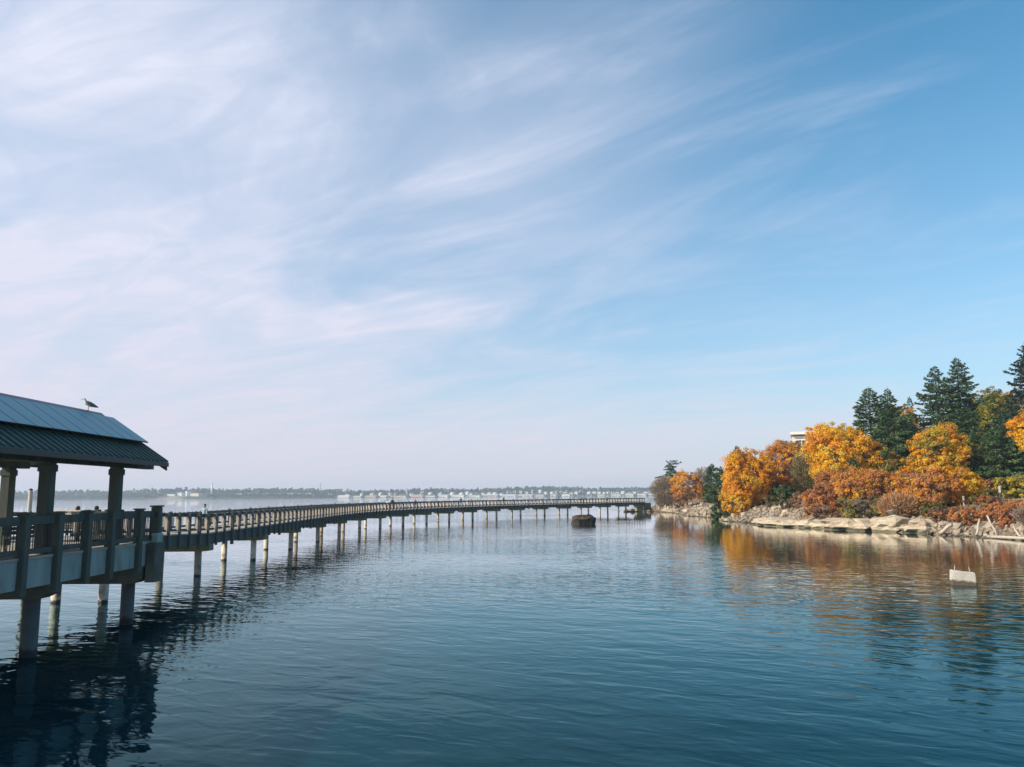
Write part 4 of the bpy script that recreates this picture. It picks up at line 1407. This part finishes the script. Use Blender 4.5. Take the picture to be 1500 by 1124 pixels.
def shrub(x_, y_, ztop, r_, pal_, label, nclump=90, per=55, leaf=0.2, ry=None, name='shrub', bark='bark_brown', mat='leaf', group=None, zbase=None):
    x_, y_, ztop, r_ = x_ * PLAN, y_ * PLAN, ztop * PLAN, r_ * PLAN
    z0 = gz(x_, y_) if zbase is None else zbase
    h_ = max(0.9, ztop - z0)
    ry = ry * PLAN if ry else None
    leaf *= PLAN
    root = thing(name, label, 'shrub', (x_, y_, z0), 0, group)
    Q, C, K = crown_arrays(0, 0, h_ * 0.42, r_, ry or r_ * 0.85, h_ * 0.56, nclump, per, leaf, pal_)
    mb_ = MB()
    for q in range(9):
        k_ = Vector(K[hrng.randrange(len(K))])
        mb_.tube([(k_.x * 0.08, k_.y * 0.08, -0.3), (k_.x * 0.4, k_.y * 0.4, max(0.1, k_.z * 0.55)), tuple(k_)], [0.06, 0.04, 0.012], 5)
    mb_.build('stems', bark, root)
    link('foliage', tint_mesh('foliage', Q, None, C, mat), root)
    return root


def bare(x_, y_, ztop, r_, pal_, label, n_=5200, name='bare_tree', cat='tree', low=0.1):
    """leafless twiggy crown: fine twigs fanning from limbs"""
    x_, y_, ztop, r_ = x_ * PLAN, y_ * PLAN, ztop * PLAN, r_ * PLAN
    z0 = gz(x_, y_)
    h_ = ztop - z0
    root = thing(name, label, cat, (x_, y_, z0))
    rz_ = h_ * (1 - low) / 2
    u = rand_dirs(n_)
    P = np.stack([u[:, 0] * r_, u[:, 1] * r_, h_ - rz_ + u[:, 2] * rz_], 1) * 1.0
    sc_ = rng.uniform(0.25, 1.0, n_) ** 0.6
    C0 = np.array([0, 0, h_ - rz_])
    P = C0 + (P - C0) * sc_[:, None]
    dr = u * 0.6 + np.array([0, 0, 0.8]) + rng.normal(size=u.shape) * 0.4
    dr /= np.linalg.norm(dr, axis=1, keepdims=True)
    a = np.cross(dr, rand_dirs(n_))
    a /= np.linalg.norm(a, axis=1, keepdims=True)
    L = rng.uniform(0.3, 0.75, n_)[:, None]
    wd = rng.uniform(0.02, 0.045, n_)[:, None]
    Q = np.stack([P - a * wd, P + a * wd, P + dr * L + a * wd * 0.4, P + dr * L - a * wd * 0.4], 1)
    C = np.array(pal_)[rng.integers(0, len(pal_), n_)] * rng.uniform(0.75, 1.25, (n_, 1))
    trunk_mesh((0, 0, 0), (0, 0, h_ * 0.75), max(0.07, h_ * 0.014), P[:200], 22, 'bark_grey').build('trunk', 'bark_grey', root, True)
    link('crown', tint_mesh('crown', Q, None, C, 'twig'), root)
    return root


def conifer(x_, y_, ztop, r_, label, pal_=DGR, dens=1.0, ragged=0.25, low=0.05, power=0.85, group=None, droop=0.0, step=0.55):
    x_, y_, ztop, r_ = x_ * PLAN, y_ * PLAN, ztop * PLAN, r_ * PLAN * 1.55
    power = max(power, 0.80) if step < 0.6 else power
    ragged = ragged * 1.25
    z0 = gz(x_, y_)
    h_ = ztop - z0
    root = thing('conifer', label, 'tree', (x_, y_, z0), 0, group)
    Qs, Cs = [], []
    pal_ = np.array(pal_)
    zz = h_ * low + 0.6
    limb = MB()
    limb.tube([(0, 0, -0.6), (0, 0, h_ * 0.5), (0, 0, h_ - 0.1)], [h_ * 0.017 + 0.05, h_ * 0.011 + 0.03, 0.02], 8)
    nbr = int(h_ * 14 * 0.55 / step * 0.9)
    for q in range(nbr):
        tt = ((q + rng.uniform(0, 1)) / nbr) ** 1.08
        zz = h_ * low + 0.5 + tt * (h_ * (1 - low) - 0.7)
        L = r_ * (1 - tt) ** power * rng.uniform(1 - ragged * 1.7, 1 + ragged) + 0.16
        az = q * 2.39996 + rng.uniform(-0.6, 0.6)
        slope = np.interp(tt, [0, 0.5, 0.85, 1], [-0.30, -0.12, 0.10, 0.6]) + rng.uniform(-0.16, 0.12) - droop
        d_ = np.array([math.cos(az), math.sin(az), slope])
        if L > 0.9:
            limb.tube([(0, 0, zz), tuple(np.array([0, 0, zz]) + d_ * L * 0.85)], [0.03 + L * 0.008, 0.012], 4, cap=False)
        k_ = max(7, int(L * 23 * dens))
        tq = np.sqrt(rng.uniform(0.03, 1, k_))
        side = np.array([-math.sin(az), math.cos(az), 0])
        sp_ = rng.uniform(-1, 1, k_) * (0.16 + 0.36 * L * (1 - tq) ** 0.7)
        P = np.array([0, 0, zz]) + d_ * (tq * L)[:, None] + side * sp_[:, None]
        P[:, 2] += 0.16 * L * tq ** 3 - 0.16 * np.abs(sp_) + rng.normal(0, 0.06, k_) - rng.uniform(0, 0.14, k_)
        dr = d_ * 0.7 + side * (np.sign(sp_) * rng.uniform(0.2, 0.9, k_))[:, None] + np.array([0, 0, -0.28]) + rng.normal(size=(k_, 3)) * 0.22
        dr /= np.linalg.norm(dr, axis=1, keepdims=True)
        nr = np.array([0, 0, 0.7]) + rng.normal(size=(k_, 3)) * 0.6
        a = np.cross(dr, nr)
        a /= np.linalg.norm(a, axis=1, keepdims=True)
        ln = (rng.uniform(0.22, 0.48, k_) * np.interp(L, [0.2, 1.5], [0.6, 1.0]))[:, None]
        wd = (rng.uniform(0.07, 0.14, k_))[:, None]
        Qs.append(np.stack([P - a * wd, P + a * wd, P + dr * ln + a * wd * 0.3, P + dr * ln - a * wd * 0.3], 1))
        Cs.append(pal_[rng.integers(0, len(pal_), k_)] * rng.uniform(0.75, 1.25, (k_, 1)) * rng.uniform(0.8, 1.25))
    # leader
    P = np.tile(np.array([[0, 0, h_ - 0.5]]), (10, 1)) + rng.normal(size=(10, 3)) * np.array([0.03, 0.03, 0.2])
    dr = np.tile(np.array([[0, 0, 1.0]]), (10, 1)) + rng.normal(size=(10, 3)) * 0.25
    a = np.cross(dr, rand_dirs(10))
    Qs.append(np.stack([P - a * 0.05, P + a * 0.05, P + dr * 0.5 + a * 0.02, P + dr * 0.5 - a * 0.02], 1))
    Cs.append(np.tile(pal_[0], (10, 1)))
    limb.build('trunk', 'bark_brown', root)
    link('crown', tint_mesh('crown', np.concatenate(Qs), None, np.concatenate(Cs), 'needle'), root)
    return root


# the point at the far end
bare(46.8, 250, 10.4, 4.3, BRN, 'brown leafless scrub thicket on the far point beside the boardwalk end', 7000, 'bare_shrub', 'shrub')
bare(45.6, 246, 6.2, 2.8, BRN, 'low dry brown bush on the rocks of the far point', 3000, 'bare_shrub', 'shrub', 0.0)
conifer(51.1, 262, 15.9, 2.7, 'sparse windswept dark pine rising behind the brown thicket', DGR, 1.0, 0.55, 0.40, 0.30, step=0.8, droop=0.25)
broadleaf(47.6, 222, 11.6, 4.7, ORG + RUS, 'small orange and brown tree on the far point', low=0.15, nclump=110, per=45, leaf=0.27)
bare(52.6, 224, 12.4, 3.4, BRN, 'leafless brown tree between the small orange tree and the green one', 4200)
broadleaf(53.2, 212, 12.9, 2.7, GRN + DGR, 'rounded dark green tree beside the far orange tree', name='evergreen_tree', low=0.02, nclump=110, per=55, leaf=0.24, bark='bark_brown')
broadleaf(50.2, 206, 8.2, 2.6, OLV + GRN, 'small olive tree in front of the rounded dark green tree', name='evergreen_tree', low=0.02, nclump=70, per=50, leaf=0.24, bark='bark_brown')
conifer(54.2, 195, 16.6, 3.4, 'dark conifer tip behind the orange maple', DGR, 1.0, 0.35)
broadleaf(46.6, 162, 14.3, 5.2, YEL + ORG + ORG, 'big orange maple leaning over the pale riprap', low=0.03, nclump=240, per=70, leaf=0.25, limbs=20)
shrub(44.0, 158.5, 6.2, 3.0, ORG + YEL, 'low orange maple branches hanging over the riprap', 60, 60, 0.24)
shrub(42.6, 168, 5.4, 2.1, GRN + DGR, 'dark green juniper spreading over the rocks beside the orange maple', 70, 60, 0.2)
shrub(42.9, 161.5, 3.6, 1.7, DGR + GRN, 'small green bush trailing down the rocks under the orange maple', 40, 50, 0.2)
broadleaf(56.8, 169, 16.4, 5.6, RUS + ORG, 'tall russet maple beside the orange maple', low=0.05, nclump=190, per=66, leaf=0.25, limbs=18)
shrub(52.9, 159, 7.2, 2.6, DGR + GRN, 'dark green bush under the russet maple', 80, 60, 0.22)
shrub(50.4, 163, 8.4, 2.1, OLV + GRN, 'olive green bush between the orange and russet maples', 70, 55, 0.22)
bare(58.2, 162, 13.6, 2.4, BRN + OLV, 'grey leafless tree between the russet and the yellow maple', 5200)
broadleaf(64.5, 184, 18.2, 3.2, RUS + BRN, 'brownish thinning tree in front of the white building', low=0.1, nclump=70, per=40, leaf=0.25)
broadleaf(61.0, 150, 18.2, 6.7, YEL + YEL + ORG, 'large golden yellow maple below the dark conifers', low=0.12, nclump=300, per=78, leaf=0.25, limbs=22)
shrub(48.6, 128, 7.0, 3.0, RED + RUS, 'dark red sumac shrub above the sandstone shelf', 100, 60, 0.2)
shrub(52.2, 131, 9.6, 4.0, RUS + RED, 'russet shrub behind the dark red sumac', 100, 60, 0.2)
conifer(56.5, 134, 11.3, 1.5, 'small young green conifer poking up before the golden maple', DGR, 1.2, 0.2, power=0.6)
shrub(55.0, 124, 9.0, 6.6, RUS + ORG + RUS, 'broad russet orange shrub mound above the olive scrub', 260, 70, 0.2, ry=4.0)
shrub(50.6, 117.5, 5.0, 3.6, OLV + BRN + YGR, 'olive green scrub above the long sandstone shelf', 100, 60, 0.17)
shrub(46.9, 121.5, 4.0, 2.0, RED + BRN, 'low reddish bush at the edge of the long sandstone shelf', 55, 55, 0.17)
bare(53.4, 112.8, 4.9, 2.6, BRN + RUS, 'brown dry scrub between the two orange shrub mounds', 6500, 'bare_shrub', 'shrub', 0.0)
broadleaf(59.4, 113, 8.9, 5.0, YEL + ORG + RUS, 'rounded bright orange tree above the grey riprap', low=-0.08, nclump=280, per=75, leaf=0.2, ry=4.0)
shrub(56.2, 108.5, 4.4, 1.9, YGR + OLV, 'yellow green bush at the foot of the rounded orange tree', 60, 55, 0.17)
shrub(55.2, 105.6, 3.5, 1.6, RED + PUR, 'dark red bramble below the rounded orange tree', 60, 55, 0.15)
broadleaf(62.6, 172, 15.4, 3.6, RUS + BRN, 'thin russet brown tree between the russet and the golden maple', low=0.05, nclump=110, per=50, leaf=0.24)
broadleaf(50.4, 184, 11.0, 3.2, OLV + BRN, 'olive brown tree behind the juniper', low=0.0, nclump=90, per=50, leaf=0.24)
broadleaf(67.5, 143, 12.5, 3.2, ORG + OLV, 'orange green undergrowth tree under the golden maple', low=0.0, nclump=100, per=55, leaf=0.22)
broadleaf(79.5, 141, 16.2, 3.8, GRN + OLV, 'mid green leafy tree beside the gold and green maple', name='evergreen_tree', low=0.0, nclump=130, per=60, leaf=0.22, bark='bark_brown')
broadleaf(88.5, 133, 17.0, 4.6, OLV + GRN, 'olive green leafy tree in front of the broad dark firs', name='evergreen_tree', low=0.0, nclump=160, per=60, leaf=0.22, bark='bark_brown')
broadleaf(97.0, 160, 25.5, 4.6, OLV + GRN + YGR, 'tall olive green tree between the tallest spruce and the grey green one', name='evergreen_tree', low=0.1, nclump=160, per=60, leaf=0.24, bark='bark_brown')
# dark conifers up the slope
conifer(73.6, 165, 26.8, 5.2, 'bushy dark conifer above the golden maple', DGR, 1.1, 0.2, power=0.62)
conifer(78.8, 168, 26.9, 4.2, 'second bushy conifer standing close behind the one above the golden maple', DGR, 1.1, 0.25, power=0.6)
conifer(87.6, 165, 31.2, 5.2, 'tall layered spruce in the middle of the wood', DGR, 1.15, 0.3)
conifer(93.9, 168, 33.4, 5.4, 'tallest pointed spruce beside the layered one', DGR, 1.15, 0.3)
conifer(97.4, 150, 33.2, 5.6, 'tall grey green spruce at the end of the wood', [(0.05, 0.075, 0.06), (0.04, 0.062, 0.05), (0.06, 0.08, 0.06)], 1.15, 0.3)
conifer(82.6, 174, 23.5, 3.6, 'shorter dark conifer filling the gap between the bushy pair and the layered spruce', DGR, 1.1, 0.25)
conifer(108.0, 165, 24.0, 4.6, 'dark fir between the tallest spruce and the grey green one', DGR, 1.1, 0.25)
conifer(99.3, 200, 28.8, 2.0, 'thin distant conifer tip between the spruces', DGR, 0.8, 0.2)
conifer(69.2, 147, 21.4, 5.6, 'broad dark conifer behind the russet shrub mound', DGR, 1.15, 0.2, power=0.6)
conifer(74.5, 152, 20.0, 4.6, 'dark conifer wedged between the golden maple and the gold green maple', DGR, 1.1, 0.2, power=0.55)
conifer(84.6, 150, 21.0, 5.6, 'broad dark fir below the tallest spruce', DGR, 1.15, 0.2, power=0.6)
conifer(84.8, 139, 18.6, 5.2, 'broad dark fir in front of the grey green spruce', DGR, 1.15, 0.2, power=0.6)
conifer(79.0, 132, 14.5, 3.8, 'dark green fir behind the olive bushes', DGR, 1.15, 0.2, power=0.55)
conifer(102.6, 175, 25.6, 6.0, 'wide dark fir filling the wood behind the tallest spruce', DGR, 1.1, 0.2, power=0.6)
broadleaf(71.4, 135, 16.9, 4.4, YEL + ORG + YGR, 'gold and green maple growing between the dark conifers', low=0.22, nclump=150, per=62, leaf=0.24)
broadleaf(86.8, 178, 25.0, 3.8, OLV + ORG, 'orange tinged treetop showing between the conifers', low=0.25, nclump=110, per=50, leaf=0.27)
broadleaf(112.4, 190, 29.6, 4.8, OLV + YGR, 'olive green treetop behind the tallest spruce', low=0.25, nclump=140, per=55, leaf=0.28)
broadleaf(119.4, 195, 30.0, 4.6, ORG + RUS, 'orange treetop high in the wood beside the grey green spruce', low=0.3, nclump=130, per=50, leaf=0.28)
broadleaf(77.4, 118, 17.4, 3.9, YEL + ORG, 'bright orange maple beside the olive bushes', low=0.40, nclump=130, per=62, leaf=0.22)
broadleaf(86.0, 122, 20.0, 5.0, OLV + GRN, 'green tree at the edge of the wood past the bright orange maple', name='evergreen_tree', low=0.1, nclump=150, per=55, leaf=0.24)
shrub(70.6, 112.5, 7.8, 3.8, YGR + OLV, 'olive yellow bush mound behind the white marker post', 160, 66, 0.18)
shrub(66.0, 118, 6.4, 3.0, YGR + OLV, 'yellow green bush behind the rusty barrier', 100, 60, 0.18)
shrub(71.6, 122, 7.6, 1.8, RUS + RED, 'small russet bush among the yellow green bushes', 55, 50, 0.18)
shrub(62.6, 109.6, 5.3, 1.6, OLV + YGR, 'small olive bush at the end of the rusty barrier', 45, 50, 0.16)
# brambles on the bank above the grey riprap
for (x_, y_, zt, r_, pal_, lab) in [(56.2, 101.5, 3.7, 2.2, RED + RUS, 'red bramble patch at the top of the grey riprap'),
                                    (58.8, 98.0, 3.9, 2.7, RUS + RED + BRN, 'wide red bramble mat under the rusty barrier'),
                                    (60.6, 93.0, 4.0, 2.9, RED + RUS, 'orange red bramble mat beyond the leaning pole'),
                                    (58.0, 90.6, 2.9, 1.7, PUR + BRN, 'purple brown dry scrub above the long driftwood log'),
                                    (61.4, 86.5, 4.2, 2.9, RED + RUS, 'red bramble mat at the end of the bank'),
                                    (62.6, 98.5, 4.3, 2.4, RUS + BRN, 'russet brown bramble mat against the middle of the barrier'),
                                    (64.0, 93.0, 4.5, 2.6, RUS + RED, 'russet bramble mat behind the orange red one'),
                                    (57.6, 95.2, 3.0, 1.5, RED + BRN, 'dull red bramble tuft among the grey boulders')]:
    if pal_[0] == PUR[0]:
        bare(x_, y_, zt + 0.5, r_ * 1.2, pal_, lab, 2600, 'bramble', 'shrub', 0.0)
    else:
        shrub(x_, y_, zt, r_, pal_, lab, 75, 55, 0.14, name='bramble')
for (x_, y_, zt, r_, pal_, lab) in [(48.6, 152.0, 5.0, 1.8, BRN + OLV, 'dull brown bush at the top of the riprap past the orange maple'),
                                    (50.0, 140.5, 5.6, 2.2, BRN + RED, 'brown and red bush at the top of the riprap before the dark red sumac'),
                                    (49.0, 146.0, 4.6, 1.3, OLV + BRN, 'small olive bush at the edge of the bare bank'),
                                    (48.6, 190.0, 5.6, 2.0, OLV + BRN, 'olive brown bush above the rocks of the far point'),
                                    (47.6, 233.0, 6.4, 2.2, BRN + RUS, 'russet brown bush between the brown thicket and the small orange tree'),
                                    (60.2, 103.0, 5.0, 1.7, OLV + RED, 'olive and red bush at the middle of the rusty barrier')]:
    shrub(x_, y_, zt, r_, pal_, lab, 60, 50, 0.16)
# dry grass over the bank
NG = 9000
gy = rng.uniform(71, 221, NG)
gx = np.array([on_coast(v) for v in gy]) + rng.uniform(3.8, 13, NG)
gzv = ground(gx, gy)
P = np.stack([gx, gy, gzv], 1)
dr = np.array([0, 0, 1.0]) + rng.normal(size=P.shape) * 0.35
a = np.cross(dr, rand_dirs(NG))
a /= np.linalg.norm(a, axis=1, keepdims=True)
L = rng.uniform(0.15, 0.5, NG)[:, None]
Q = np.stack([P - a * 0.05, P + a * 0.05, P + dr * L + a * 0.01, P + dr * L - a * 0.01], 1)
C = np.array([(0.34, 0.26, 0.14), (0.27, 0.20, 0.11), (0.22, 0.20, 0.09), (0.30, 0.17, 0.09)])[rng.integers(0, 4, NG)]
tag(link('grass', tint_mesh('grass', Q, None, C, 'twig')), 'dry tufts of grass over the shore bank', 'grass', kind='stuff')

# ------------------------------------------------------------------ haze over the bay
m = bpy.data.materials.new('haze_air')
m.use_nodes = True
t = NT(m.node_tree)
out = t.n('ShaderNodeOutputMaterial')
pv = t.n('ShaderNodeVolumePrincipled')
pv.inputs['Color'].default_value = (0.74, 0.87, 1.0, 1)
pv.inputs['Density'].default_value = 0.00021
pv.inputs['Anisotropy'].default_value = 0.1
t.l(pv.outputs[0], out.inputs['Volume'])
MATS['haze_air'] = m
tag(MB().box(-4100, 4100, -700, 4100, -8.6, 62).build('haze', 'haze_air'), kind='stuff')
